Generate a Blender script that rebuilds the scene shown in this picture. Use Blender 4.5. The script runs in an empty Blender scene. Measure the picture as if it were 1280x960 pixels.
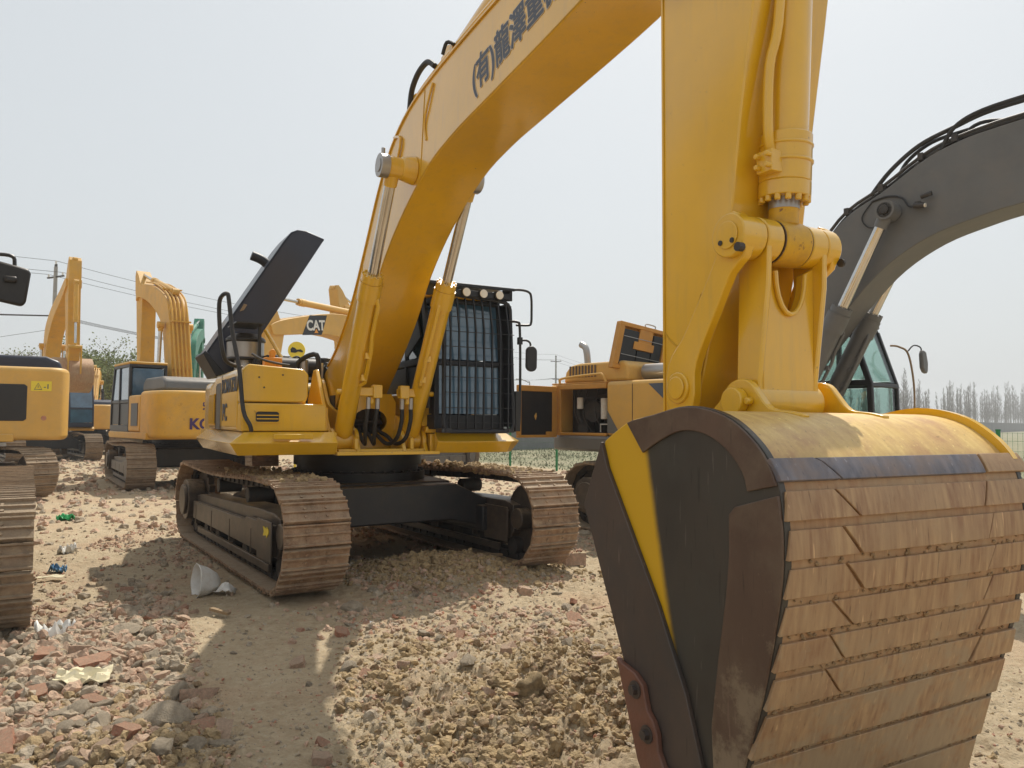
import bpy, bmesh, math, random
import numpy as np
from mathutils import Vector, Matrix, noise as mnoise
S = bpy.context.scene
COL = S.collection
R = math.radians
random.seed(7)
HAZE = 0.0012

# ------------------------------------------------------------------ camera
CAM_H, PITCH, ROLL = 1.6, R(2.86), R(0.4)
cd = bpy.data.cameras.new('camera'); cam = bpy.data.objects.new('camera', cd); COL.objects.link(cam)
cd.sensor_width = 36; cd.lens = 27; cd.clip_start = 0.05; cd.clip_end = 3000
f_ = Vector((0, math.cos(PITCH), math.sin(PITCH))); u_ = Vector((0, -math.sin(PITCH), math.cos(PITCH))); r_ = Vector((1, 0, 0))
r2 = r_*math.cos(ROLL) + u_*math.sin(ROLL); u2 = u_*math.cos(ROLL) - r_*math.sin(ROLL)
cam.matrix_world = Matrix(((r2.x, u2.x, -f_.x, 0), (r2.y, u2.y, -f_.y, 0), (r2.z, u2.z, -f_.z, CAM_H), (0, 0, 0, 1)))
S.camera = cam
# ------------------------------------------------------------------ sky, sun, exposure
SUN_AZ = math.atan2(0.30, 0.95); SUN_EL = R(57)
w = bpy.data.worlds.new('World'); S.world = w; w.use_nodes = True
nt = w.node_tree; bg = nt.nodes['Background']
sky = nt.nodes.new('ShaderNodeTexSky'); sky.sky_type = 'NISHITA'; sky.sun_disc = False
sky.sun_elevation = SUN_EL; sky.sun_rotation = SUN_AZ; sky.dust_density = 4.0; sky.air_density = 1.2
hs = nt.nodes.new('ShaderNodeHueSaturation'); hs.inputs['Saturation'].default_value = 0.45
nt.links.new(sky.outputs[0], hs.inputs['Color'])
mx = nt.nodes.new('ShaderNodeMix'); mx.data_type = 'RGBA'; mx.inputs[0].default_value = 0.72
mx.inputs[7].default_value = (5.75, 6.12, 6.3, 1)
nt.links.new(hs.outputs[0], mx.inputs[6]); nt.links.new(mx.outputs[2], bg.inputs[0])
bg.inputs[1].default_value = 0.125
sd = bpy.data.lights.new('sun', 'SUN'); sd.energy = 4.6; sd.angle = R(0.6); sd.color = (1, 0.94, 0.84)
so = bpy.data.objects.new('sun', sd); COL.objects.link(so)
tosun = Vector((math.sin(SUN_AZ)*math.cos(SUN_EL), math.cos(SUN_AZ)*math.cos(SUN_EL), math.sin(SUN_EL)))
so.rotation_euler = (-tosun).to_track_quat('-Z', 'Y').to_euler(); so.location = tosun*40
S.view_settings.view_transform = 'Standard'; S.view_settings.look = 'None'; S.view_settings.exposure = 0.0; S.view_settings.gamma = 1
S.render.engine = 'CYCLES'
S.cycles.volume_step_rate = 4.0; S.cycles.volume_max_steps = 64

# ------------------------------------------------------------------ materials
def mat(name, base, rough=0.6, metal=0.0, dirt=0.0, dirtcol=(0.30, 0.24, 0.16), scale=2.0, bump=0.0, bscale=40, coat=0.0,
        var=0.12, dust=0.0, rust=0.0, spec=0.5, stretch=None, emit=None, alpha=None, chips=0.0, rustcol=(0.16, 0.06, 0.025)):
    m = bpy.data.materials.new(name); m.use_nodes = True; n = m.node_tree.nodes; l = m.node_tree.links
    b = n['Principled BSDF']; b.inputs['Roughness'].default_value = rough; b.inputs['Metallic'].default_value = metal
    b.inputs['Specular IOR Level'].default_value = spec
    if coat: b.inputs['Coat Weight'].default_value = min(1, coat); b.inputs['Coat Roughness'].default_value = 0.13; b.inputs['Coat IOR'].default_value = 1.5+max(0, coat-1)
    tc = n.new('ShaderNodeTexCoord'); mp = n.new('ShaderNodeMapping'); l.new(tc.outputs['Object'], mp.inputs[0])
    if stretch: mp.inputs['Scale'].default_value = stretch
    def noise(sc, det=5, ro=0.6):
        t = n.new('ShaderNodeTexNoise'); t.inputs['Scale'].default_value = sc; t.inputs['Detail'].default_value = det
        t.inputs['Roughness'].default_value = ro; l.new(mp.outputs[0], t.inputs['Vector']); return t.outputs['Fac']
    def ramp(src, a, c):
        r = n.new('ShaderNodeMapRange'); r.inputs['From Min'].default_value = a; r.inputs['From Max'].default_value = c
        l.new(src, r.inputs['Value']); r.clamp = True; return r.outputs[0]
    def mixc(fac, c1, c2):
        x = n.new('ShaderNodeMix'); x.data_type = 'RGBA'
        for i, c in ((6, c1), (7, c2)):
            if isinstance(c, tuple): x.inputs[i].default_value = (*c, 1)
            else: l.new(c, x.inputs[i])
        l.new(fac, x.inputs[0]); return x.outputs[2]
    def mul(a, v):
        x = n.new('ShaderNodeMath'); x.operation = 'MULTIPLY'; l.new(a, x.inputs[0])
        if isinstance(v, float): x.inputs[1].default_value = v
        else: l.new(v, x.inputs[1])
        return x.outputs[0]
    lo = tuple(c*(1-var) for c in base); hi = tuple(min(1, c*(1+var)) for c in base)
    col = mixc(ramp(noise(scale), 0.3, 0.7), lo, hi)
    if dirt: col = mixc(mul(ramp(noise(scale*2.3, 8, 0.7), 0.45, 0.7), float(dirt)), col, dirtcol)
    if rust: col = mixc(mul(ramp(noise(scale*4, 8, 0.75), 0.58, 0.64), float(rust)), col, rustcol)
    if chips:
        col = mixc(mul(mul(ramp(noise(60, 3, .5), .715, .73), ramp(noise(2.6, 3), .52, .60)), float(chips)), col, (0.16, 0.09, 0.04))
        st_ = n.new('ShaderNodeMapping'); st_.inputs['Scale'].default_value = (7, 7, .7); l.new(tc.outputs['Object'], st_.inputs[0])
        ns_ = n.new('ShaderNodeTexNoise'); ns_.inputs['Scale'].default_value = 2.2; ns_.inputs['Detail'].default_value = 9; ns_.inputs['Roughness'].default_value = .72; l.new(st_.outputs[0], ns_.inputs['Vector'])
        col = mixc(mul(ramp(ns_.outputs['Fac'], .52, .72), .30), col, (0.42, 0.27, 0.07))
    if dust:
        g = n.new('ShaderNodeNewGeometry'); sx = n.new('ShaderNodeSeparateXYZ'); l.new(g.outputs['Normal'], sx.inputs[0])
        up = ramp(sx.outputs[2], 0.35, 0.9)
        col = mixc(mul(mul(up, float(dust)), ramp(noise(scale*5, 8, 0.7), 0.3, 0.55)), col, (0.36, 0.28, 0.19))
    l.new(col, b.inputs['Base Color'])
    if dirt or rust:
        l.new(ramp(noise(scale*2.3, 8, 0.7), 0.2, 0.8), b.inputs['Roughness']) if False else None
    if bump:
        bp = n.new('ShaderNodeBump'); bp.inputs['Strength'].default_value = bump; bp.inputs['Distance'].default_value = 0.02
        l.new(noise(bscale, 6, 0.65), bp.inputs['Height']); l.new(bp.outputs[0], b.inputs['Normal'])
    if emit: b.inputs['Emission Color'].default_value = (*emit, 1); b.inputs['Emission Strength'].default_value = 1
    return m
M = {}
M['yel'] = mat('fresh_yellow_paint', (0.72, 0.415, 0.009), 0.36, coat=1.05, chips=1.0, var=0.07, dirt=0.12, dirtcol=(0.5, 0.3, 0.08), bump=0.05, bscale=12)
M['yelr'] = mat('rust_stained_yellow', (0.66, 0.37, 0.012), 0.45, rust=.9, scale=3.5, dirt=.5, dirtcol=(.30, .17, .06))
M['seam'] = mat('weld_bead_yellow', (0.60, 0.34, 0.010), 0.5, bump=.5, bscale=160)
M['packed'] = mat('packed_brown_dirt', (0.34, 0.235, 0.13), 0.95, var=.2)
M['yel2'] = mat('dusty_yellow_paint', (0.66, 0.36, 0.04), 0.5, var=0.1, dirt=0.4, dirtcol=(0.42, 0.28, 0.12), dust=0.5, rust=0.25)
M['tan'] = mat('faded_tan_yellow_paint', (0.66, 0.385, 0.085), 0.5, var=0.07, dirt=0.3, dirtcol=(0.45, 0.3, 0.14), dust=0.4)
M['green'] = mat('green_paint', (0.01, 0.17, 0.10), 0.5, var=0.15, dirt=0.3)
M['grey'] = mat('weathered_grey_paint', (0.125, 0.128, 0.13), 0.5, var=0.12, dirt=0.45, dirtcol=(0.17, 0.155, 0.14), dust=0.4, scale=1.5)
M['navy'] = mat('navy_hood_paint', (0.016, 0.021, 0.042), 0.42, coat=0.2, var=0.12, dust=0.08)
M['guard'] = mat('black_guard_paint', (0.012, 0.014, 0.020), 0.5, var=0.1)
M['black'] = mat('black_paint', (0.014, 0.014, 0.016), 0.42, var=0.2, dust=0.25, dirt=0.2, dirtcol=(0.06, 0.05, 0.04))
M['slate'] = mat('slate_black_paint', (0.020, 0.022, 0.027), 0.42, var=0.15, dust=0.7, dirt=0.3, dirtcol=(0.07, 0.055, 0.04))
M['dark'] = mat('dark_metal', (0.035, 0.033, 0.032), 0.6, var=0.3, dirt=0.5, dirtcol=(0.09, 0.06, 0.04), scale=6)
M['rubber'] = mat('hose_rubber', (0.018, 0.018, 0.019), 0.55, var=0.2, bump=0.2, bscale=120)
M['chrome'] = mat('chrome_rod', (0.62, 0.60, 0.57), 0.16, metal=1.0, var=0.08, dirt=0.2)
M['steel'] = mat('plain_steel', (0.40, 0.39, 0.38), 0.4, metal=0.8, var=0.1, dirt=0.3)
M['track'] = mat('rusty_track_steel', (0.285, 0.18, 0.11), 0.74, metal=0.0, var=0.42, rust=0.5, dirt=0.9, dirtcol=(0.45, 0.335, 0.22), scale=5, bump=0.5, bscale=45, dust=0.8)
M['trackd'] = mat('dusty_track_steel', (0.25, 0.18, 0.12), 0.8, var=0.3, dirt=0.8, dirtcol=(0.38, 0.29, 0.19), scale=4, bump=0.5, bscale=45, dust=0.8)
M['tframe'] = mat('track_frame_paint', (0.065, 0.052, 0.042), 0.4, var=0.3, dirt=0.7, dirtcol=(0.14, 0.10, 0.07), dust=0.9, scale=3)
M['glass'] = mat('tinted_cab_glass', (0.050, 0.115, 0.19), 0.06, var=0.3, coat=1.0, spec=0.9, scale=3)
M['white'] = mat('white_plastic', (0.75, 0.74, 0.70), 0.5, var=0.05, dirt=0.4, dirtcol=(0.5, 0.42, 0.33), scale=8)
M['sticker'] = mat('yellow_sticker', (0.80, 0.62, 0.05), 0.5, var=0.04)
M['lamp'] = mat('lamp_lens', (0.75, 0.70, 0.60), 0.12, var=0.1, coat=1.0)
M['orange'] = mat('orange_plastic', (0.75, 0.30, 0.02), 0.4, var=0.08)
M['ink'] = mat('slate_blue_lettering', (0.085, 0.105, 0.145), 0.6, var=0.1)
M['inkhalo'] = mat('pale_lettering_outline', (0.62, 0.55, 0.46), 0.5, var=0.03)
M['purple'] = mat('purple_lettering', (0.05, 0.02, 0.11), 0.5, var=0.1)
M['brick'] = mat('broken_brick', (0.46, 0.20, 0.125), 0.9, var=0.35, dirt=0.8, dirtcol=(0.45, 0.36, 0.25), scale=9, bump=0.8, bscale=50, dust=0.5)
M['brick2'] = mat('pale_brick', (0.52, 0.34, 0.24), 0.9, var=0.3, dirt=0.8, dirtcol=(0.42, 0.34, 0.25), scale=9, bump=0.8, bscale=50, dust=0.5)
M['stone'] = mat('grey_rubble_stone', (0.41, 0.345, 0.26), 0.92, var=0.3, dirt=0.7, dirtcol=(0.37, 0.29, 0.19), scale=7, bump=1.0, bscale=40, dust=0.4)
M['clod2'] = mat('brown_soil_clods', (0.29, 0.20, 0.115), 0.95, var=0.3, dirt=0.5, dirtcol=(0.36, 0.28, 0.18), scale=9, bump=1.0, bscale=60)
M['clod'] = mat('dry_soil_clods', (0.42, 0.305, 0.165), 0.95, var=0.35, dirt=0.5, dirtcol=(0.21, 0.16, 0.10), scale=9, bump=1.0, bscale=60)
M['wood'] = mat('old_timber', (0.30, 0.21, 0.12), 0.9, var=0.3, bump=0.6, bscale=30)
M['bark'] = mat('pale_grey_bark', (0.22, 0.20, 0.18), 0.9, var=0.25, scale=3)
M['bark2'] = mat('brown_bark', (0.12, 0.09, 0.06), 0.9, var=0.25, scale=3)
M['leaf'] = mat('spring_leaves', (0.16, 0.19, 0.05), 0.7, var=0.4, scale=2)
M['concrete'] = mat('concrete', (0.33, 0.32, 0.30), 0.85, var=0.15, dirt=0.4, dirtcol=(0.2, 0.19, 0.17), scale=1.5)
M['wallgrey'] = mat('grey_wall_render', (0.17, 0.17, 0.17), 0.9, var=0.15, dirt=0.4, dirtcol=(0.1, 0.1, 0.1), scale=0.4)
M['fgreen'] = mat('green_fence_paint', (0.01, 0.19, 0.06), 0.5, var=0.1)
M['paper'] = mat('crumpled_paper', (0.62, 0.55, 0.36), 0.8, var=0.15, dirt=0.4, dirtcol=(0.45, 0.42, 0.4), scale=14)
M['redclay'] = mat('side_cutter_paint', (0.17, 0.072, 0.045), 0.55, var=0.2, dirt=0.5, dirtcol=(0.12, 0.08, 0.06), scale=4, bump=0.2)
M['wire'] = mat('fence_wire', (0.10, 0.22, 0.12), 0.5, var=0.1)

def bucket_mats():
    # worn steel with streaks running down the plates; side plate carries a sprayed yellow band with a soft edge
    def base(name, c1, c2, c3, rough=0.5, streak=(26, 26, 3), yellow=False, bump=0.25, grime=0.0):
        m = bpy.data.materials.new(name); m.use_nodes = True; n = m.node_tree.nodes; l = m.node_tree.links; b = n['Principled BSDF']
        b.inputs['Roughness'].default_value = rough
        tc = n.new('ShaderNodeTexCoord')
        mp = n.new('ShaderNodeMapping'); mp.inputs['Scale'].default_value = streak; l.new(tc.outputs['Object'], mp.inputs[0])
        t1 = n.new('ShaderNodeTexNoise'); t1.inputs['Scale'].default_value = 1; t1.inputs['Detail'].default_value = 7; l.new(mp.outputs[0], t1.inputs['Vector'])
        t2 = n.new('ShaderNodeTexNoise'); t2.inputs['Scale'].default_value = 3.2; t2.inputs['Detail'].default_value = 8; t2.inputs['Roughness'].default_value = .7; l.new(tc.outputs['Object'], t2.inputs['Vector'])
        cr = n.new('ShaderNodeValToRGB'); cr.color_ramp.elements[0].position = .32; cr.color_ramp.elements[0].color = (*c1, 1)
        cr.color_ramp.elements[1].position = .68; cr.color_ramp.elements[1].color = (*c2, 1); l.new(t1.outputs['Fac'], cr.inputs[0])
        x = n.new('ShaderNodeMix'); x.data_type = 'RGBA'; l.new(cr.outputs[0], x.inputs[6]); x.inputs[7].default_value = (*c3, 1)
        r = n.new('ShaderNodeMapRange'); r.inputs['From Min'].default_value = .45; r.inputs['From Max'].default_value = .66; l.new(t2.outputs['Fac'], r.inputs['Value'])
        l.new(r.outputs[0], x.inputs[0]); out = x.outputs[2]
        mq = n.new('ShaderNodeMapping'); mq.inputs['Scale'].default_value = (60, 55, 5); mq.inputs['Rotation'].default_value = (.35, .25, .1); l.new(tc.outputs['Object'], mq.inputs[0])
        tq = n.new('ShaderNodeTexNoise'); tq.inputs['Scale'].default_value = 1; tq.inputs['Detail'].default_value = 4; l.new(mq.outputs[0], tq.inputs['Vector'])
        rq = n.new('ShaderNodeMapRange'); rq.inputs['From Min'].default_value = .66; rq.inputs['From Max'].default_value = .74; rq.inputs['To Max'].default_value = .55; l.new(tq.outputs['Fac'], rq.inputs['Value'])
        xq = n.new('ShaderNodeMix'); xq.data_type = 'RGBA'; l.new(rq.outputs[0], xq.inputs[0]); l.new(out, xq.inputs[6]); xq.inputs[7].default_value = (*[min(1, c*1.7+.03) for c in c2], 1)
        rd_ = n.new('ShaderNodeMapRange'); rd_.inputs['From Min'].default_value = .36; rd_.inputs['From Max'].default_value = .28; rd_.inputs['To Max'].default_value = .6; l.new(tq.outputs['Fac'], rd_.inputs['Value'])
        xd = n.new('ShaderNodeMix'); xd.data_type = 'RGBA'; l.new(rd_.outputs[0], xd.inputs[0]); l.new(xq.outputs[2], xd.inputs[6]); xd.inputs[7].default_value = (*[c*.45 for c in c1], 1); out = xd.outputs[2]
        if grime:
            sg_ = n.new('ShaderNodeSeparateXYZ'); l.new(tc.outputs['Object'], sg_.inputs[0])
            t5 = n.new('ShaderNodeTexNoise'); t5.inputs['Scale'].default_value = 5.5; t5.inputs['Detail'].default_value = 9; t5.inputs['Roughness'].default_value = .75; l.new(tc.outputs['Object'], t5.inputs['Vector'])
            r5 = n.new('ShaderNodeMapRange'); r5.inputs['From Min'].default_value = 1.25; r5.inputs['From Max'].default_value = .1; r5.inputs['To Min'].default_value = -.16; r5.inputs['To Max'].default_value = .14; l.new(sg_.outputs[2], r5.inputs['Value'])
            a5 = n.new('ShaderNodeMath'); a5.operation = 'ADD'; l.new(t5.outputs['Fac'], a5.inputs[0]); l.new(r5.outputs[0], a5.inputs[1])
            q5 = n.new('ShaderNodeMapRange'); q5.inputs['From Min'].default_value = .50; q5.inputs['From Max'].default_value = .60; q5.inputs['To Max'].default_value = float(grime); l.new(a5.outputs[0], q5.inputs['Value'])
            x5 = n.new('ShaderNodeMix'); x5.data_type = 'RGBA'; l.new(q5.outputs[0], x5.inputs[0]); l.new(out, x5.inputs[6]); x5.inputs[7].default_value = (.34, .265, .17, 1); out = x5.outputs[2]
            t6 = n.new('ShaderNodeTexNoise'); t6.inputs['Scale'].default_value = 1.7; t6.inputs['Detail'].default_value = 6; l.new(tc.outputs['Object'], t6.inputs['Vector'])
            r6 = n.new('ShaderNodeMapRange'); r6.inputs['From Min'].default_value = .5; r6.inputs['From Max'].default_value = .68; r6.inputs['To Max'].default_value = .45*float(grime); l.new(t6.outputs['Fac'], r6.inputs['Value'])
            x6 = n.new('ShaderNodeMix'); x6.data_type = 'RGBA'; l.new(r6.outputs[0], x6.inputs[0]); l.new(out, x6.inputs[6]); x6.inputs[7].default_value = (*[c*.62 for c in c1], 1); out = x6.outputs[2]
        if yellow:
            sx = n.new('ShaderNodeSeparateXYZ'); l.new(tc.outputs['Object'], sx.inputs[0])
            a = n.new('ShaderNodeMath'); a.operation = 'MULTIPLY_ADD'; l.new(sx.outputs[2], a.inputs[0]); a.inputs[1].default_value = -0.215; a.inputs[2].default_value = 6.668+0.215*1.62
            s = n.new('ShaderNodeMath'); s.operation = 'ADD'; l.new(sx.outputs[1], s.inputs[0]); l.new(a.outputs[0], s.inputs[1])
            s2 = n.new('ShaderNodeMath'); s2.operation = 'MULTIPLY_ADD'; l.new(t2.outputs['Fac'], s2.inputs[0]); s2.inputs[1].default_value = .03; l.new(s.outputs[0], s2.inputs[2])
            r3 = n.new('ShaderNodeMapRange'); r3.interpolation_type = 'SMOOTHSTEP'; r3.inputs['From Min'].default_value = -0.012; r3.inputs['From Max'].default_value = 0.035
            l.new(s2.outputs[0], r3.inputs['Value'])
            y = n.new('ShaderNodeMix'); y.data_type = 'RGBA'; l.new(r3.outputs[0], y.inputs[0]); l.new(out, y.inputs[6]); y.inputs[7].default_value = (0.62, 0.36, 0.012, 1); out = y.outputs[2]
        l.new(out, b.inputs['Base Color'])
        bp = n.new('ShaderNodeBump'); bp.inputs['Strength'].default_value = bump; bp.inputs['Distance'].default_value = .01; l.new(t2.outputs['Fac'], bp.inputs['Height']); l.new(bp.outputs[0], b.inputs['Normal'])
        return m
    M['bside'] = base('bucket_side_steel', (0.034, 0.030, 0.026), (0.060, 0.049, 0.039), (0.048, 0.045, 0.038), .40, (3, 3, 1.5), yellow=True, bump=.08)
    M['bplate'] = base('bucket_side_wear_plate', (0.070, 0.040, 0.027), (0.115, 0.068, 0.045), (0.13, 0.088, 0.058), .45, (5, 5, 2), bump=.12, grime=.45)
    M['bedge'] = base('bucket_edge_plate', (0.060, 0.042, 0.034), (0.085, 0.060, 0.047), (0.055, 0.045, 0.04), .5, (4, 4, 1.5), bump=.1)
    M['strip'] = base('rusty_wear_strip', (0.28, 0.15, 0.075), (0.45, 0.29, 0.15), (0.37, 0.24, 0.13), .5, (42, 30, 3.5), bump=.45, grime=.6)
    M['strip_grey'] = base('blue_grey_wear_strip', (0.10, 0.10, 0.125), (0.19, 0.18, 0.205), (0.22, 0.16, 0.13), .5, (30, 20, 5))
    M['wrap'] = base('bucket_back_rust', (0.34, 0.18, 0.085), (0.45, 0.28, 0.145), (0.40, 0.28, 0.16), .6, (30, 20, 4), grime=.8)
    M['btop'] = base('bucket_top_yellow', (0.58, 0.38, 0.125), (0.70, 0.50, 0.19), (0.45, 0.25, 0.11), .42, (34, 7, 7), bump=.08)
bucket_mats()

# ------------------------------------------------------------------ mesh helpers
class MB:
    def __init__(s, T=None): s.v = []; s.f = []; s.T = T; s.g = []
    def add(s, vs, fs):
        o = len(s.v); s.g.append((o, len(s.f)))
        s.v += [tuple(s.T @ Vector(v)) if s.T else tuple(v) for v in vs]
        s.f += [tuple(i+o for i in q) for q in fs]; return s
    def box(s, x0, x1, y0, y1, z0, z1):
        return s.add([(x0,y0,z0),(x1,y0,z0),(x1,y1,z0),(x0,y1,z0),(x0,y0,z1),(x1,y0,z1),(x1,y1,z1),(x0,y1,z1)],
                     [(0,3,2,1),(4,5,6,7),(0,1,5,4),(1,2,6,5),(2,3,7,6),(3,0,4,7)])
    def prism(s, prof, a, b, axis='x'):
        # prof in (y,z) for x, (x,z) for y, (x,y) for z
        A = sum(prof[i][0]*prof[(i+1) % len(prof)][1]-prof[(i+1) % len(prof)][0]*prof[i][1] for i in range(len(prof)))
        if A < 0: prof = prof[::-1]
        n = len(prof)
        if axis == 'x': P = [(a, p, q) for p, q in prof]+[(b, p, q) for p, q in prof]
        elif axis == 'y': P = [(p, b, q) for p, q in prof]+[(p, a, q) for p, q in prof]
        else: P = [(p, q, a) for p, q in prof]+[(p, q, b) for p, q in prof]
        F = [tuple(range(n-1, -1, -1)), tuple(range(n, 2*n))]+[(i, (i+1) % n, n+(i+1) % n, n+i) for i in range(n)]
        return s.add(P, F)
    def cyl(s, p0, p1, r0, r1=None, n=16):
        p0 = Vector(p0); p1 = Vector(p1); r1 = r0 if r1 is None else r1
        d = (p1-p0).normalized(); a = d.orthogonal().normalized(); b = d.cross(a)
        P = [p0+(a*math.cos(t)+b*math.sin(t))*r0 for t in [2*math.pi*i/n for i in range(n)]]
        P += [p1+(a*math.cos(t)+b*math.sin(t))*r1 for t in [2*math.pi*i/n for i in range(n)]]
        return s.add(P, [tuple(range(n-1, -1, -1)), tuple(range(n, 2*n))]+[(i, (i+1) % n, n+(i+1) % n, n+i) for i in range(n)])
    def tube(s, path, r, n=8):
        P = [Vector(p) for p in path]; a = None; vs = []; m = len(P)
        for i in range(m):
            d = (P[min(i+1, m-1)]-P[max(i-1, 0)]).normalized()
            a = (d.orthogonal() if a is None else a-d*a.dot(d)).normalized(); b = d.cross(a)
            rr = r[i] if isinstance(r, (list, tuple)) else r
            vs += [P[i]+(a*math.cos(t)+b*math.sin(t))*rr for t in [2*math.pi*k/n for k in range(n)]]
        fs = [(i*n+k, i*n+(k+1) % n, (i+1)*n+(k+1) % n, (i+1)*n+k) for i in range(m-1) for k in range(n)]
        fs += [tuple(range(n-1, -1, -1)), tuple(range((m-1)*n, m*n))]
        return s.add(vs, fs)
    def build(s, name, m, parent=None, bevel=0.0, seg=2, ang=32, split=0):
        if split and len(s.g) > split:
            G = s.g+[(len(s.v), len(s.f))]
            for i in range(0, len(s.g), split):
                a, b = G[i], G[min(i+split, len(s.g))]; q = MB(); q.v = s.v[a[0]:b[0]]; q.f = [tuple(k-a[0] for k in f) for f in s.f[a[1]:b[1]]]; o = q.build(name, m, parent, bevel, seg, ang)
            return o
        me = bpy.data.meshes.new(name); me.from_pydata(s.v, [], s.f); me.validate()
        for p in me.polygons: p.use_smooth = True
        me.set_sharp_from_angle(angle=R(ang))
        me.materials.append(M[m] if isinstance(m, str) else m)
        o = bpy.data.objects.new(name, me); COL.objects.link(o)
        if parent: o.parent = parent
        if bevel:
            b = o.modifiers.new('bevel', 'BEVEL'); b.width = bevel; b.segments = seg; b.limit_method = 'ANGLE'; b.angle_limit = R(35)
        return o
def spline(pts, k=4, closed=False):
    P = [Vector(p) for p in pts]; n = len(P); out = []
    rng = range(n if closed else n-1)
    for i in rng:
        if closed: a, b, c, d = P[i-1], P[i], P[(i+1) % n], P[(i+2) % n]
        else: a, b, c, d = P[max(i-1, 0)], P[i], P[i+1], P[min(i+2, n-1)]
        for j in range(k):
            t = j/k; t2 = t*t; t3 = t2*t
            out.append(0.5*((2*b)+(-a+c)*t+(2*a-5*b+4*c-d)*t2+(-a+3*b-3*c+d)*t3))
    if not closed: out.append(P[-1])
    return [tuple(v) for v in out]
def sp2(pts, k=4): return [(v[0], v[1]) for v in spline([(a, b, 0) for a, b in pts], k)]
def tag(o, label=None, cat=None, group=None, kind=None):
    if label: o['label'] = label
    if cat: o['category'] = cat
    if group: o['group'] = group
    if kind: o['kind'] = kind
    return o
def empty(name, loc, rz=0.0):
    o = bpy.data.objects.new(name, None); COL.objects.link(o); o.location = loc; o.rotation_euler = (0, 0, rz); o.empty_display_size = .2
    return o
def text(s, size, mw, m, parent, name='lettering', ext=0.002, bold=0.0, sx=1.0):
    c = bpy.data.curves.new(name, 'FONT'); c.body = s; c.size = size; c.extrude = ext; c.offset = bold
    t = bpy.data.objects.new('tmp_text', c); COL.objects.link(t)
    dg = bpy.context.evaluated_depsgraph_get(); dg.update()
    me = bpy.data.meshes.new_from_object(t.evaluated_get(dg)); bpy.data.objects.remove(t)
    me.transform(mw @ Matrix.Diagonal((sx, 1, 1, 1))); me.materials.clear(); me.materials.append(M[m])
    o = bpy.data.objects.new(name, me); COL.objects.link(o); o.parent = parent
    return o
def frame_m(o, X, Y):
    X = Vector(X).normalized(); Y = Vector(Y).normalized(); N = X.cross(Y)
    return Matrix(((X.x, Y.x, N.x, o[0]), (X.y, Y.y, N.y, o[1]), (X.z, Y.z, N.z, o[2]), (0, 0, 0, 1)))
def dup(root, loc=None, rz=None):
    r = root.copy(); COL.objects.link(r)
    if loc is not None: r.location = loc
    if rz is not None: r.rotation_euler = (0, 0, rz)
    def rec(src, dst):
        for ch in list(src.children):
            c = ch.copy(); COL.objects.link(c); c.parent = dst; rec(ch, c)
    rec(root, r); return r

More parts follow.
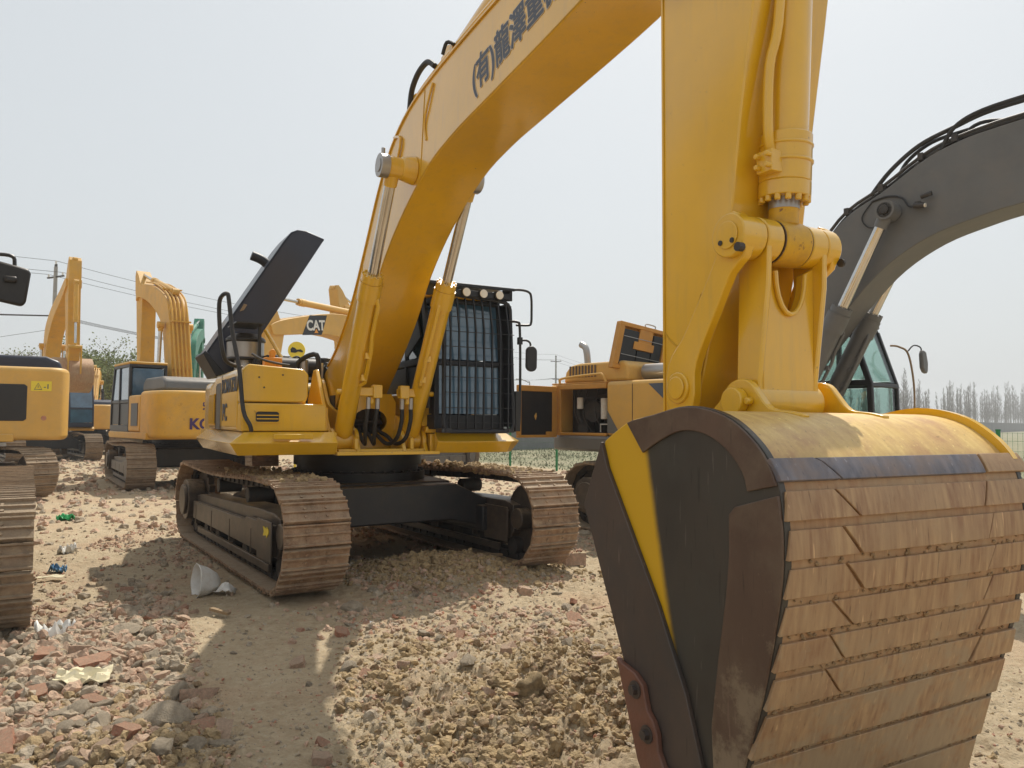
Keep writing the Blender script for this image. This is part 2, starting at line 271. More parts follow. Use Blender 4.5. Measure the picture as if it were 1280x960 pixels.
# ------------------------------------------------------------------ excavator building blocks (local: forward = -y, cab side = +x)
def track_unit(root, T, xc, y0, y1, width=0.62, m='track', r=0.47, side=-1, detail=True, arrow=False):
    """one crawler: shoes, frame, rollers, idler, sprocket"""
    zc = r+0.04; ya, yb = y0+r, y1-r
    L = []
    N = 240
    top = [(yb+(ya-yb)*t, zc+r-0.045*math.sin(math.pi*min(1, t*1.25)) if t < .8 else zc+r) for t in [i/40 for i in range(41)]]
    front = [(ya-r*math.sin(a), zc+r*math.cos(a)) for a in [math.pi*i/24 for i in range(1, 24)]]
    bot = [(ya+(yb-ya)*t, zc-r) for t in [i/40 for i in range(41)]]
    back = [(yb+r*math.sin(a), zc-r*math.cos(a)) for a in [math.pi*i/24 for i in range(1, 24)]]
    P = [Vector((0, a, b)) for a, b in top+front+bot+back]
    seg = [(P[(i+1) % len(P)]-P[i]).length for i in range(len(P))]; tot = sum(seg); n = round(tot/0.205)
    def at(s):
        s %= tot; i = 0
        while s > seg[i]: s -= seg[i]; i += 1
        return P[i].lerp(P[(i+1) % len(P)], s/seg[i])
    b = MB(T); link = MB(T)
    for k in range(n):
        s0 = tot*k/n; a = at(s0); c = at(s0+tot/n); d = (c-a).normalized(); nn = Vector((0, d.z, -d.y))  # outward
        if nn.dot((a-Vector((0, (ya+yb)/2, zc)))) < 0: nn = -nn
        p = tot/n; o = a
        hw = width/2
        jx = random.uniform(-.006, .006)
        def q(u, v): return o+d*u+nn*v
        prof = [(0.004, 0), (0.004, 0.022), (0.006, 0.05), (0.020, 0.05), (0.028, 0.024), (p*.40, 0.022), (p*.42, 0.044), (p*.49, 0.044), (p*.52, 0.022),
                (p*.86, 0.022), (p*.88, 0.046), (p*.95, 0.046), (p*1.0, 0.016), (p*1.0, 0.0)]
        pts = [q(u, v) for u, v in prof]; m_ = len(pts)
        vs = [(xc-hw+jx, t.y, t.z) for t in pts]+[(xc+hw+jx, t.y, t.z) for t in pts]
        b.add(vs, [tuple(range(m_)), tuple(range(2*m_-1, m_-1, -1))]+[(i+1 if i+1 < m_ else 0, i, m_+i, m_+(i+1) % m_) for i in range(m_)])
        if detail:
            for sx in (-.09, .09):
                l0 = q(0.01, -0.001); l1 = q(p-.01, -0.001); l2 = q(p-.01, -.085); l3 = q(.01, -.085)
                link.add([(xc+sx-.02, t.y, t.z) for t in (l0, l1, l2, l3)]+[(xc+sx+.02, t.y, t.z) for t in (l0, l1, l2, l3)],
                         [(0,1,2,3),(7,6,5,4),(0,4,5,1),(1,5,6,2),(2,6,7,3),(3,7,4,0)])
            link.cyl(*( (xc-.13, q(0, -.05).y, q(0, -.05).z), (xc+.13, q(0, -.05).y, q(0, -.05).z)), .03, n=6)
            for sx in (-.10, .10):   # shoe bolts
                for u in (.30, .68):
                    c0 = q(p*u, .022); c1 = q(p*u, .036)
                    b.cyl((xc+sx, c0.y, c0.z), (xc+sx, c1.y, c1.z), .014, n=6)
    tr = b.build('track', m, root)
    if detail: link.build('track_chain', 'dark', tr)
    fr = MB(T)
    hw = 0.16
    fr.prism([(ya+.18, .28), (ya+.12, .36), (ya+.12, .66), (ya+.3, .70), (ya+.9, .70), (yb-.5, .62), (yb-.18, .58), (yb-.18, .30)], xc-hw, xc+hw)
    for sg in (-1, 1):
        x1 = xc+sg*hw
        fr.prism([(ya+.2, .30), (ya+.2, .60), (ya+1.1, .60), (ya+1.2, .56), (yb-.3, .52), (yb-.3, .30)], x1, x1+sg*.06)
        fr.prism([(ya+.4, .12), (ya+.4, .2), (yb-.4, .2), (yb-.4, .12)], x1-sg*.02, x1+sg*.02)
        fr.prism([(ya+.13, .25), (ya+.13, .64), (ya+.62, .64), (ya+.62, .25)], x1+sg*.062, x1+sg*.08)
        for k in range(4):
            yy = ya+.9+k*(yb-ya-1.4)/3
            fr.box(x1+min(0, sg*.065), x1+max(0, sg*.075), yy, yy+.03, .24, .5)
    f = fr.build('track_frame', 'tframe', tr, bevel=.008)
    rl = MB(T)
    nr = 7
    for k in range(nr):
        yy = ya+.15+k*(yb-ya-.3)/(nr-1)
        rl.cyl((xc-.15, yy, .2), (xc+.15, yy, .2), .1, n=14)
    for k in (.33, .66):
        yy = ya+(yb-ya)*k; rl.cyl((xc-.15, yy, .80), (xc+.12, yy, .80), .085, n=12)
    rl.build('roller', 'dark', tr, split=1)
    i = MB(T); i.cyl((xc-.06, ya, zc), (xc+.06, ya, zc), r-.09, n=24); i.cyl((xc-.2, ya, zc), (xc+.2, ya, zc), .12, n=16); i.build('idler', 'tframe', tr, bevel=.01)
    sp = MB(T)
    prof = []
    for k in range(42):
        rr = r-.03 if k % 2 == 0 else r-.1
        prof.append((yb+rr*math.cos(2*math.pi*k/42), zc+rr*math.sin(2*math.pi*k/42)))
    sp.prism(prof, xc-.04, xc+.04)
    sp.cyl((xc+side*.05, yb, zc), (xc+side*.27, yb, zc), .27, n=24); sp.cyl((xc+side*.27, yb, zc), (xc+side*.31, yb, zc), .2, n=24)
    sp.build('sprocket', 'tframe', tr, bevel=.008)
    if arrow:
        a = MB(T); x = xc-hw-.084
        a.prism([(ya+.2, .53), (ya+.20, .56), (ya+.26, .585), (ya+.26, .565), (ya+.38, .58), (ya+.35, .535), (ya+.38, .49), (ya+.26, .505), (ya+.26, .48)], x-.003, x+.003)
        a.build('arrow_marking', 'sticker', f)
    return tr
def carbody(root, T, xl, xr, cx, cy=0.0, m='slate'):
    b = MB(T)
    hx = (xr-xl)/2; mid = (xl+xr)/2
    for sy in (-1, 1):
        # leg boxes, thick at the middle and dropping to the crawler frames
        prof = [(xl+.1, .34), (xl+.1, .66), (mid-.75, .88), (mid+.75, .88), (xr-.1, .66), (xr-.1, .34), (mid+.7, .46), (mid-.7, .46)]
        y0, y1 = (cy-1.15, cy-.55) if sy < 0 else (cy+.55, cy+1.15)
        b.prism(prof, y0, y1, 'y')
    b.prism([(mid-.8, cy-.9), (mid+.8, cy-.9), (mid+.95, 0+cy), (mid+.8, cy+.9), (mid-.8, cy+.9), (mid-.95, cy)], .42, .90, 'z')
    b.box(xl+.02, xl+.3, cy-1.3, cy+1.3, .33, .62); b.box(xr-.3, xr-.02, cy-1.3, cy+1.3, .33, .62)
    cb = b.build('undercarriage_frame', m, root, bevel=.015)
    s = MB(T); s.cyl((mid, cy, .90), (mid, cy, 1.0), .82, n=48); s.cyl((mid, cy, 1.0), (mid, cy, 1.08), .74, n=48); s.cyl((mid, cy, 1.08), (mid, cy, 1.24), .78, n=48)
    for k in range(40):
        a = 2*math.pi*k/40; s.cyl((mid+.79*math.cos(a), cy+.79*math.sin(a), 1.0), (mid+.79*math.cos(a), cy+.79*math.sin(a), 1.025), .018, n=6)
    s.build('slew_ring', 'black', cb)
    return cb
def cylinder(root, a, b, r, split=.6, rod='chrome', m='yel', name='boom_cylinder', pipe=None, n=20, eye=1.35):
    """hydraulic ram from a (barrel end) to b (rod eye)"""
    a = Vector(a); b = Vector(b); d = b-a; L = d.length; d.normalize(); c = a+d*L*split
    k = MB(); X = Vector((1, 0, 0))
    k.cyl(a+d*r*1.1, c, r, n=n); k.cyl(c-d*r*2.2, c-d*r*.25, r*1.13, n=n); k.cyl(c-d*r*.2, c+d*.05, r*1.05, n=n)
    for q in range(10):
        e = d.orthogonal().normalized(); e2 = d.cross(e); t = 2*math.pi*q/10
        pos = c+(e*math.cos(t)+e2*math.sin(t))*r*.92+d*.045; k.cyl(pos, pos+d*.02, r*.12, n=6)
    k.cyl(a-X*r*.95, a+X*r*.95, r*1.15, n=n); k.cyl(a, a+d*r*1.4, r*.8, r*.98, n=n)
    if pipe:
        e = Vector(pipe).normalized()
        p0 = a+d*L*split*.38; p1 = c-d*r*1.5
        k.tube([p0+e*r*.9, p0+e*(r+.05)+d*.05, p0+e*(r+.055)+d*(L*split*.22), p0+e*(r+.03)+d*(L*split*.32), p1+e*(r+.03)-d*.1, p1+e*r*.8], .022, n=8)
        for u in (.1, .35):
            pp = p0.lerp(p1, u)+e*(r+.02); k.box(pp.x-.03, pp.x+.03, pp.y-.04, pp.y+.04, pp.z-.03, pp.z+.03)
    o = k.build(name, m, root)
    rd = MB(); rd.cyl(c, b-d*r*.8, r*.52, n=n); rd.build('piston_rod', rod, o)
    ey = MB(); ey.cyl(b-X*r*.8, b+X*r*.8, r*.95, n=n); ey.cyl(b-d*r*1.7, b-d*r*.3, r*.62, r*.7, n=n); ey.build('rod_eye', m, o)
    return o
def boom_canon(foot, ang, L=6.0, th=1.0):
    """profile points (y,z) of a banana boom from foot at chord angle ang; forward=-y"""
    up = [(-.22, .16), (.6, .52), (1.6, 1.25), (2.4, 1.72), (3.0, 1.80), (4.2, 1.35), (5.4, .62), (L, .2), (L+.18, 0)]
    lo = [(-.22, -.16), (.5, -.05), (1.5, .38), (2.3, .88), (3.0, 1.02), (4.2, .72), (5.4, .12), (L, -.18)]
    c, s = math.cos(ang), math.sin(ang)
    k = L/6.0
    f = lambda p: (foot[0]-(p[0]*k*c-p[1]*th*k*s), foot[1]+(p[0]*k*s+p[1]*th*k*c))
    return [f(p) for p in sp2(up, 3)]+[f(p) for p in sp2(lo, 3)][::-1], f
def excavator(name, label, loc, rz, paint='yel2', uc=0.0, boom=45, stick=-90, bucket=True, hood='navy', pipes=False, cab=True, deck='same',
              tracks='trackd', blen=3.0, cabm='black', group='excavators parked across the rubble yard', detail=False, boomL=6.0, stickL=2.9, boompaint=None, tall_hood=False, cwtop=2.28, sharp=False, tlen=2.45, ucx=0.0, hoody=0.0):
    root = empty(name, loc, rz); tag(root, label, 'excavator', group)
    T = Matrix.Translation((ucx, 0, 0)) @ Matrix.Rotation(uc, 4, 'Z')
    for x, sd_ in ((-1.3, -1), (1.3, 1)): track_unit(root, T, x, -tlen, 2.45, m=tracks, side=sd_, detail=detail)
    carbody(root, T, -1.3, 1.3, 0)
    bp = boompaint or paint
    d = MB(); d.prism([(-1.4, 1.3), (-1.5, 1.22), (-1.4, 1.14), (blen-.9, 1.14), (blen-.9, 1.30)], -1.48, 1.48)
    d.build('deck', paint, root, bevel=.02)
    # counterweight with rounded plan
    pl = [(-1.45, 1.4), (-1.45, blen-.9), (-1.36, blen-.45), (-1.1, blen-.15), (-.6, blen), (.6, blen), (1.1, blen-.15), (1.36, blen-.45), (1.45, blen-.9), (1.45, 1.4)]
    if sharp: pl = [(-1.45, .6), (-1.45, blen-.3), (-1.36, blen-.1), (-1.1, blen), (-.6, blen+.03), (.6, blen+.03), (1.1, blen), (1.36, blen-.1), (1.45, blen-.3), (1.45, .6)]
    c = MB(); c.prism(sp2(pl[1:-1], 3)+[pl[-1], pl[0]], 1.17, cwtop, 'z'); cw = c.build('counterweight', paint, root, bevel=.09, seg=4)
    g = MB(); g.prism([(-1.35, 1.302), (-1.35, 1.75), (-.75, 2.15), (1.38, 2.2), (1.38, 1.302)], -1.44, -.55); g.prism([(.32, 1.302), (.32, 2.2), (1.38, 2.2), (1.38, 1.302)], .45, 1.44)
    bd = g.build('body_cover', paint, root, bevel=.05, seg=3)
    v = MB()
    for sx in (-1, 1):
        v.box(sx*1.445-.008, sx*1.445+.008, .62, 1.2, 1.45, 2.0)
    v.build('side_vent', 'black', bd, split=1)
    for k in range(2):
        h = MB(); h.box(-1.44-.02, -1.44, -.2+k*1.6, -.05+k*1.6, 1.7, 1.73); h.build('door_handle', 'black', bd)
    h = MB(); hh = (2.62 if tall_hood else 2.52)+(cwtop-2.28)
    h.prism([(a_+hoody, b_) for a_, b_ in [(.6, hh-.32), (.65, hh-.12), (.85, hh), (2.2, hh), (2.45, hh-.1), (2.52, hh-.32)]], -1.15, 1.2); hd = h.build('engine_hood', hood, root, bevel=.06, seg=3)
    e = MB(); e.tube([(-.6, 1.2, 2.5), (-.6, 1.2, 2.85), (-.6, 1.28, 2.95), (-.6, 1.4, 3.0)], .065, 12); e.build('exhaust_pipe', 'dark', hd)
    rail = MB(); rail.tube([(-1.38, -1.3, 1.4), (-1.38, -1.3, 2.9), (-1.38, -1.2, 2.98), (-1.38, -.8, 2.98), (-1.38, -.72, 2.9), (-1.38, -.72, 2.1)], .02, 8); rail.build('handrail', 'black', root)
    if cab: make_cab(root, .52, 1.42, -1.62, .25, 1.3, 3.02, cabm, roof=paint if cabm != 'black' else 'yel2' if paint == 'yel2' else paint)
    # boom, stick, bucket
    prof, f = boom_canon((-.15, 1.85), R(boom), boomL)
    b = MB(); b.prism(prof, -.26, .26); bo = b.build('boom', bp, root, bevel=.012)
    if pipes:
        pz = MB()
        for k, x in enumerate((-.2, -.1, .0, .1, .2)):
            up = sp2([(.3, .52), (1.6, 1.36), (2.4, 1.82), (3.0, 1.90), (4.2, 1.45), (5.2, .85)], 4)
            pz.tube([(x, *f(p)) for p in up], .026, 7)
        for u in ((.9, .78), (2.0, 1.66), (3.4, 1.82)): 
            y, z = f(u); pz.box(-.26, .26, y-.03, y+.03, z-.01, z+.03)
        pz.build('hydraulic_pipe', bp, bo)
    for sx in (-1, 1):
        q = f((2.35, 1.25)); cylinder(root, (sx*.4, -1.15, 1.35), (sx*.38, q[0], q[1]), .1, .58, m=bp)
    tip = f((boomL/6*6.0, 0)); sa = R(stick); L = stickL
    g_ = lambda p: (tip[0]-(p[0]*math.cos(sa)-p[1]*math.sin(sa)), tip[1]+(p[0]*math.sin(sa)+p[1]*math.cos(sa)))
    s_ = MB(); s_.prism([g_(p) for p in [(-.9, .32), (-.75, .42), (-.2, .40), (.1, -.02+.3), (L-.1, .14), (L+.05, .05), (L+.05, -.1), (.5, -.34), (0, -.38), (-.7, .1)]], -.2, .2)
    st = s_.build('stick', bp, root, bevel=.012)
    q0 = f((3.1, 1.95)); q1 = g_((-.8, .36)); cylinder(root, (0, q0[0], q0[1]), (0, q1[0], q1[1]), .09, .62, m=bp, name='stick_cylinder')
    q0 = g_((.1, .55)); q1 = g_((L-.45, .42)); cylinder(root, (0, q0[0], q0[1]), (0, q1[0], q1[1]), .08, .6, m=bp, name='bucket_cylinder')
    if bucket:
        k = MB(); ba = sa-R(35)
        h_ = lambda p: (g_((L, -.02))[0]-(p[0]*math.cos(ba)-p[1]*math.sin(ba)), g_((L, -.02))[1]+(p[0]*math.sin(ba)+p[1]*math.cos(ba)))
        prof2 = sp2([(-.1, -.1), (.0, .3), (.35, .55), (.8, .5), (1.15, .15), (1.3, -.3)], 3)+[(.55, -.35)]
        for sx in (-1, 1): k.prism([h_(p) for p in prof2], sx*.62-.02, sx*.62+.02)
        cur = sp2([(-.1, -.1), (.0, .3), (.35, .55), (.8, .5), (1.15, .15), (1.3, -.3)], 3)
        k.prism([h_(p) for p in cur]+[h_((p[0]*.95+.02, p[1]*.94-.01)) for p in cur[::-1]], -.6, .6)
        k.build('bucket', 'wrap', root)
        l = MB(); a = g_((L-.45, .42)); l.cyl((-.22, *a), (.22, *a), .07)
        for sx in (-.2, .2):
            for t in (g_((L-.35, .0)), h_((.25, .5))): l.prism([(a[0]-.05, a[1]), (a[0]+.05, a[1]+.02), (t[0]+.05, t[1]), (t[0]-.05, t[1])], sx-.02, sx+.02)
        l.build('bucket_link', bp, root)
    return root
def make_cab(root, x0, x1, y0, y1, z0, z1, m='black', roof=None, glass='glass', sl=.28):
    """operator cab: raked front posts, glass panes, door frame"""
    b = MB()
    side = [(y0, z0), (y0+.02, z0+.75), (y0+sl, z1-.06), (y0+sl+.1, z1), (y1-.05, z1), (y1, z1-.08), (y1, z0)]
    b.prism([(y0, z0), (y0+.005, z0+.16), (y1, z0+.16), (y1, z0)], x0, x1)                     # sill
    b.box(x0, x1, y0+sl+.02, y1, z1-.09, z1-.02)
    for x in (x0, x1-.06):
        b.prism([(y0, z0+.1), (y0+.02, z0+.75), (y0+sl, z1-.05), (y0+sl+.09, z1-.05), (y0+.1, z0+.75), (y0+.08, z0+.1)], x, x+.06)
        b.prism([(y1-.09, z0+.1), (y1-.09, z1-.05), (y1, z1-.05), (y1, z0+.1)], x, x+.06)
        b.prism([(y0+.85, z0+.1), (y0+.85, z1-.05), (y0+.92, z1-.05), (y0+.92, z0+.1)], x, x+.06)
        b.prism([(y0+.07, z0+.72), (y0+.07, z0+.8), (y1, z0+.8), (y1, z0+.72)], x, x+.05)
    b.box(x0, x1, y1-.04, y1, z0, z0+.85)
    b.prism([(y0+.012, z0+.7), (y0+.022, z0+.76), (y0+.08, z0+.76), (y0+.08, z0+.7)], x0, x1)
    c = b.build('cab', m, root, bevel=.012)
    rf = MB(); rf.box(x0-.01, x1+.01, y0+sl+.0, y1+.01, z1-.018, z1+.05); rf.build('cab_roof', roof or m, c, bevel=.03, seg=3)
    def pane(poly, x=None):
        g = MB(); g.prism(poly, x, x+.012); g.build('cab_window', glass, c)
    for x in (x0+.02, x1-.04):
        pane([(y0+.11, z0+.81), (y0+sl+.08, z1-.1), (y0+.84, z1-.1), (y0+.84, z0+.81)], x)
        pane([(y0+.93, z0+.81), (y0+.93, z1-.1), (y1-.1, z1-.1), (y1-.1, z0+.81)], x)
        g = MB(); g.prism([(y0+.09, z0+.17), (y0+.11, z0+.71), (y0+.84, z0+.71), (y0+.84, z0+.17)], x, x+.012); g.prism([(y0+.93, z0+.17), (y0+.93, z0+.71), (y1-.1, z0+.71), (y1-.1, z0+.17)], x, x+.012); g.build('cab_panel', 'clear' if glass == 'clear' else m, c)
    g = MB()
    g.add([(x0+.05, y0+.03, z0+.17), (x1-.05, y0+.03, z0+.17), (x1-.05, y0+.045, z0+.70), (x0+.05, y0+.045, z0+.70),
           (x0+.05, y0+.042, z0+.17), (x1-.05, y0+.042, z0+.17), (x1-.05, y0+.057, z0+.70), (x0+.05, y0+.057, z0+.70)],
          [(0,1,2,3),(7,6,5,4),(0,4,5,1),(1,5,6,2),(2,6,7,3),(3,7,4,0)]); g.build('cab_window', glass, c)
    g = MB(); k = (sl-.02)/(z1-.06-z0-.75)
    ya = y0+.045; yb = y0+.045+k*(z1-.08-z0-.77)
    g.add([(x0+.05, ya, z0+.77), (x1-.05, ya, z0+.77), (x1-.05, yb, z1-.08), (x0+.05, yb, z1-.08),
           (x0+.05, ya+.012, z0+.77), (x1-.05, ya+.012, z0+.77), (x1-.05, yb+.012, z1-.08), (x0+.05, yb+.012, z1-.08)],
          [(0,1,2,3),(7,6,5,4),(0,4,5,1),(1,5,6,2),(2,6,7,3),(3,7,4,0)]); g.build('windscreen', glass, c)
    g = MB(); g.box(x0+.08, x1-.08, y1-.03, y1-.018, z0+.87, z1-.12); g.build('cab_window', glass, c)
    s = MB(); s.prism([(y0+.75, z0+.3), (y0+.75, z0+.62), (y0+1.2, z0+.62), (y0+1.35, z0+1.35), (y0+1.45, z0+1.35), (y0+1.35, z0+.3)], (x0+x1)/2-.25, (x0+x1)/2+.25); s.build('operator_seat', 'dark', c, bevel=.05)
    return c
def clear_glass():
    m = bpy.data.materials.new('pale_green_cab_glass'); m.use_nodes = True; n = m.node_tree.nodes; l = m.node_tree.links
    n.remove(n['Principled BSDF']); out = [x for x in n if x.type == 'OUTPUT_MATERIAL'][0]
    t = n.new('ShaderNodeBsdfTransparent'); t.inputs[0].default_value = (.80, .90, .87, 1)
    g = n.new('ShaderNodeBsdfGlossy'); g.inputs['Roughness'].default_value = .05
    x = n.new('ShaderNodeMixShader'); x.inputs[0].default_value = .14; l.new(t.outputs[0], x.inputs[1]); l.new(g.outputs[0], x.inputs[2]); l.new(x.outputs[0], out.inputs[0])
    M['clear'] = m
clear_glass()

# ================================================================== MAIN EXCAVATOR
def main_machine():
    root = empty('excavator', (-2.05, 9.46, 0), R(29))
    tag(root, 'large glossy yellow excavator with caged cab, open navy hood and big rusty bucket in front', 'excavator', 'excavators parked across the rubble yard')
    T = Matrix.Translation((-.20, .02, 0)) @ Matrix.Rotation(R(4.4), 4, 'Z')
    track_unit(root, T, -.93, -2.34, 2.72, .61, 'track', .48, side=-1, arrow=True)
    track_unit(root, T, 1.72, -2.34, 2.72, .61, 'track', .48, side=1)
    carbody(root, T, -.93, 1.72, .4, .0)
    # ---- deck with wedge shaped skirt
    d = MB()
    d.prism([(-1.45, 1.485), (-1.45, 1.26), (1.9, 1.26), (1.9, 1.485)], -1.42, -.52)
    d.prism([(-1.1, 1.30), (-1.1, 1.25), (1.9, 1.25), (1.9, 1.30)], -.52, 1.45)
    d.box(.52, 1.45, -1.45, 1.9, 1.27, 1.47)
    d.box(-.50, .50, -1.44, -1.1, 1.25, 1.31)
    dk = d.build('deck', 'yel', root, bevel=.01)
    s = MB()   # left skirt: wedge section swept round the corner
    def wedge(path, closed=False):
        vs = []; n = 4
        for (x, y, ox, oy) in path:
            vs += [(x, y, 1.49), (x+ox, y+oy, 1.385), (x+ox*.45, y+oy*.45, 1.262), (x, y, 1.262)]
        m_ = len(path); fs = [(i*n+k, i*n+(k+1) % n, (i+1)*n+(k+1) % n, (i+1)*n+k) for i in range(m_-1) for k in range(n)]
        fs += [(3, 2, 1, 0), tuple((m_-1)*n+k for k in range(n))]
        return vs, fs
    s.add(*wedge([(-1.44, 1.2, -.02, 0.2), (-1.44, .9, -.16, 0), (-1.44, -1.47, -.16, -.16), (-.56, -1.47, 0, -.16)]))
    s.box(-1.2, -.82, -1.66, -1.60, 1.42, 1.47)
    s.build('skirt', 'yel', dk, bevel=.006)
    s = MB()
    s.add(*wedge([(.56, -1.47, 0, -.1), (.72, -1.47, 0, -.2), (1.42, -1.47, .0, -.2), (1.46, -1.40, .20, -.02), (1.46, -1.2, .12, 0), (1.46, .6, .05, 0)]))
    s.build('skirt', 'yel', dk, bevel=.006)
    # front lower edge flange
    fl = MB(); fl.box(-.55, .58, -1.58, -1.44, 1.25, 1.285); fl.build('front_flange', 'yel', dk, bevel=.005)
    # ---- left side body (tool boxes in front, radiator housing behind)
    b = MB()
    b.prism([(-1.22, 1.49), (-1.22, 1.77), (-1.2, 2.08), (-1.0, 2.13), (.25, 2.13), (.7, 1.98), (.82, 1.8), (.84, 1.49)], -1.47, -.78)
    bd = b.build('body_cover', 'yel', root, bevel=.05, seg=3)
    b = MB(); b.prism([(-1.44, 1.493), (-1.44, 1.77), (-1.2, 1.775), (-1.2, 1.493)], -1.465, -.63); lb = b.build('tool_box', 'yel', root, bevel=.012)
    b = MB(); b.prism([(-.90, 1.785), (-.83, 1.80), (-.81, 1.85), (-.81, 2.07), (-.86, 2.125), (-1.40, 2.16), (-1.46, 2.10), (-1.47, 1.785)], -1.40, -1.205, 'y'); ub = b.build('upper_box', 'yel', root, bevel=.014)
    b = MB(); b.box(-.80, -.60, -1.40, -.6, 1.492, 1.74); b.build('step_box', 'yel', root, bevel=.012)
    # grab slot in tool box
    v = MB(); v.prism([(-1.33, 1.60), (-1.31, 1.585), (-1.13, 1.585), (-1.11, 1.60), (-1.11, 1.675), (-1.13, 1.69), (-1.31, 1.69), (-1.33, 1.675)], -1.452, -1.437, 'y'); v.build('vent', 'black', lb)
    v = MB()
    for z in (1.617, 1.652): v.box(-1.325, -1.115, -1.462, -1.446, z-.004, z+.006)
    v.prism([(-1.345, 1.58), (-1.095, 1.58), (-1.095, 1.588), (-1.345, 1.588)], -1.46, -1.44, 'y'); v.prism([(-1.345, 1.69), (-1.095, 1.69), (-1.095, 1.70), (-1.345, 1.70)], -1.46, -1.44, 'y')
    v.build('vent_bar', 'yel', lb)
    bt = MB()
    for p in ((-1.25, 1.93), (-1.07, 2.06), (-1.3, 2.03)): bt.cyl((p[0], -1.408, p[1]), (p[0], -1.398, p[1]), .009, n=8)
    bt.build('bolt', 'dark', ub, split=1)
    # louvres on the side
    v = MB()
    v.box(-1.477, -1.469, .28, .66, 1.56, 1.9)
    v.build('side_vent', 'dark', bd)
    v = MB()
    for k in range(12): v.box(-1.492, -1.476, .27+k*.034, .285+k*.034, 1.56, 1.9)
    v.box(-1.488, -1.470, .26, .68, 1.55, 1.565); v.box(-1.488, -1.470, .26, .68, 1.895, 1.91)
    v.build('louvre', 'yel', bd)
    # decals on the pale side
    st = MB(); st.box(-1.4735, -1.4705, -.12, .18, 1.50, 2.02); st.build('dark_stripe', 'grey', bd)
    text('KOMATSU', .21, frame_m((-1.4735, -.22, 1.90), (0, -1, 0), (0, 0, 1)), 'ink', bd, bold=.004)
    text('PC', .26, frame_m((-1.4735, -.28, 1.60), (0, -1, 0), (0, 0, 1)), 'ink', bd, bold=.004)
    # side seams
    v = MB(); v.box(-1.4735, -1.469, -.2, -.192, 1.5, 2.1); v.box(-1.4735, -1.469, .215, .223, 1.5, 2.0); v.build('panel_seam', 'dark', bd, split=1)
    # ---- body right of boom, under and behind the cab
    b = MB(); b.box(.47, 1.40, -1.44, 1.4, 1.478, 1.55)
    b.prism([(-1.40, 1.55), (-1.40, 1.80), (-1.36, 1.90), (-1.1, 1.92), (1.4, 1.92), (1.4, 1.55)], .36, .56)
    b.build('cab_base', 'yel', root, bevel=.02)
    # ---- rear body and counterweight
    pl = [(-1.40, 1.15), (-1.40, 1.7), (-1.30, 2.35), (-1.05, 2.75), (-.55, 2.95), (.55, 2.95), (1.05, 2.75), (1.30, 2.35), (1.40, 1.7), (1.40, 1.15)]
    c = MB(); c.prism(sp2(pl[1:-1], 3)+[pl[-1], pl[0]], 1.22, 2.1, 'z'); c.build('counterweight', 'yel', root, bevel=.09, seg=4)
    # ---- engine bay between the boxes and the boom
    e = MB()
    e.box(-.62, -.1, -.1, 1.1, 1.4, 1.95); e.box(-.1, .4, .6, 1.6, 1.3, 2.05); e.box(-1.2, -.3, .9, 2.0, 2.0, 2.16)
    e.cyl((-.9, .1, 2.24), (-.35, .1, 2.24), .12); e.cyl((-.5, .5, 2.25), (.1, .5, 2.2), .15); e.cyl((-.2, .2, 2.0), (-.2, .2, 2.38), .09)
    e.box(-.9, -.62, .3, .62, 2.12, 2.40); e.box(-.45, -.2, .7, .95, 2.1, 2.36); e.box(-.95, -.5, .65, 1.0, 2.1, 2.33)
    e.cyl((-1.0, .35, 2.12), (-1.0, .35, 2.36), .05)
    eng = e.build('engine', 'black', root, bevel=.015)
    h = MB()
    for k in range(16):
        x0, y0 = random.uniform(-1.0, -.1), random.uniform(-.1, .7); x1, y1 = x0+random.uniform(-.25, .45), y0+random.uniform(-.3, .3)
        z = random.uniform(2.05, 2.15)
        h.tube(spline([(x0, y0, z), (x0+.02, y0, z+random.uniform(.12, .26)), (x1, y1, z+random.uniform(.12, .28)), (x1+.03, y1, z)], 5), random.choice([.012, .018, .03]), 8)
    h.build('engine_hose', 'rubber', eng)
    h = MB()
    h.cyl((-.52, -.02, 2.1), (-.52, -.02, 2.33), .05); h.cyl((-.42, .1, 2.1), (-.42, .1, 2.30), .045); h.box(-.36, -.3, -.06, .02, 2.1, 2.3)
    h.build('filter', 'steel', eng)
    # air cleaner drum and orange filler
    a = MB(); a.cyl((-1.10, .55, 2.12), (-1.10, .55, 2.34), .13, n=24); a.cyl((-1.10, .55, 2.36), (-1.10, .55, 2.56), .22, n=32); ac = a.build('air_cleaner', 'steel', root, bevel=.01)
    a = MB(); a.cyl((-1.10, .55, 2.56), (-1.10, .55, 2.60), .235, .235, n=32); a.cyl((-1.10, .55, 2.60), (-1.10, .55, 2.66), .235, .15, n=32); a.cyl((-1.10, .55, 2.335), (-1.10, .55, 2.365), .235, n=32); a.build('cap', 'black', ac, bevel=.01)
    a = MB(); a.box(-1.16, -.98, -.95, -.82, 2.13, 2.27); a.prism([(-1.10, 2.27), (-1.11, 2.33), (-1.09, 2.36), (-1.06, 2.36), (-1.04, 2.33), (-1.05, 2.27)], -.92, -.88, 'y'); a.cyl((-1.02, -.96, 2.2), (-1.02, -.93, 2.2), .025)
    a.build('filler_cap', 'orange', root, bevel=.008)
    # ---- open navy hood: a shallow box raised on its side hinge
    hm = MB()
    prof = [(-.44, 4.10), (-.33, 4.10), (-.08, 4.02), (-.95, 2.55), (-1.22, 2.18), (-1.40, 2.17), (-1.54, 2.40), (-.62, 3.92), (-.52, 4.06)]
    # outer shell faces up-left, rim on the right side open; walls 3 cm
    hm.prism(prof, .80, .83, 'y'); hm.prism(prof, 1.52, 1.55, 'y')
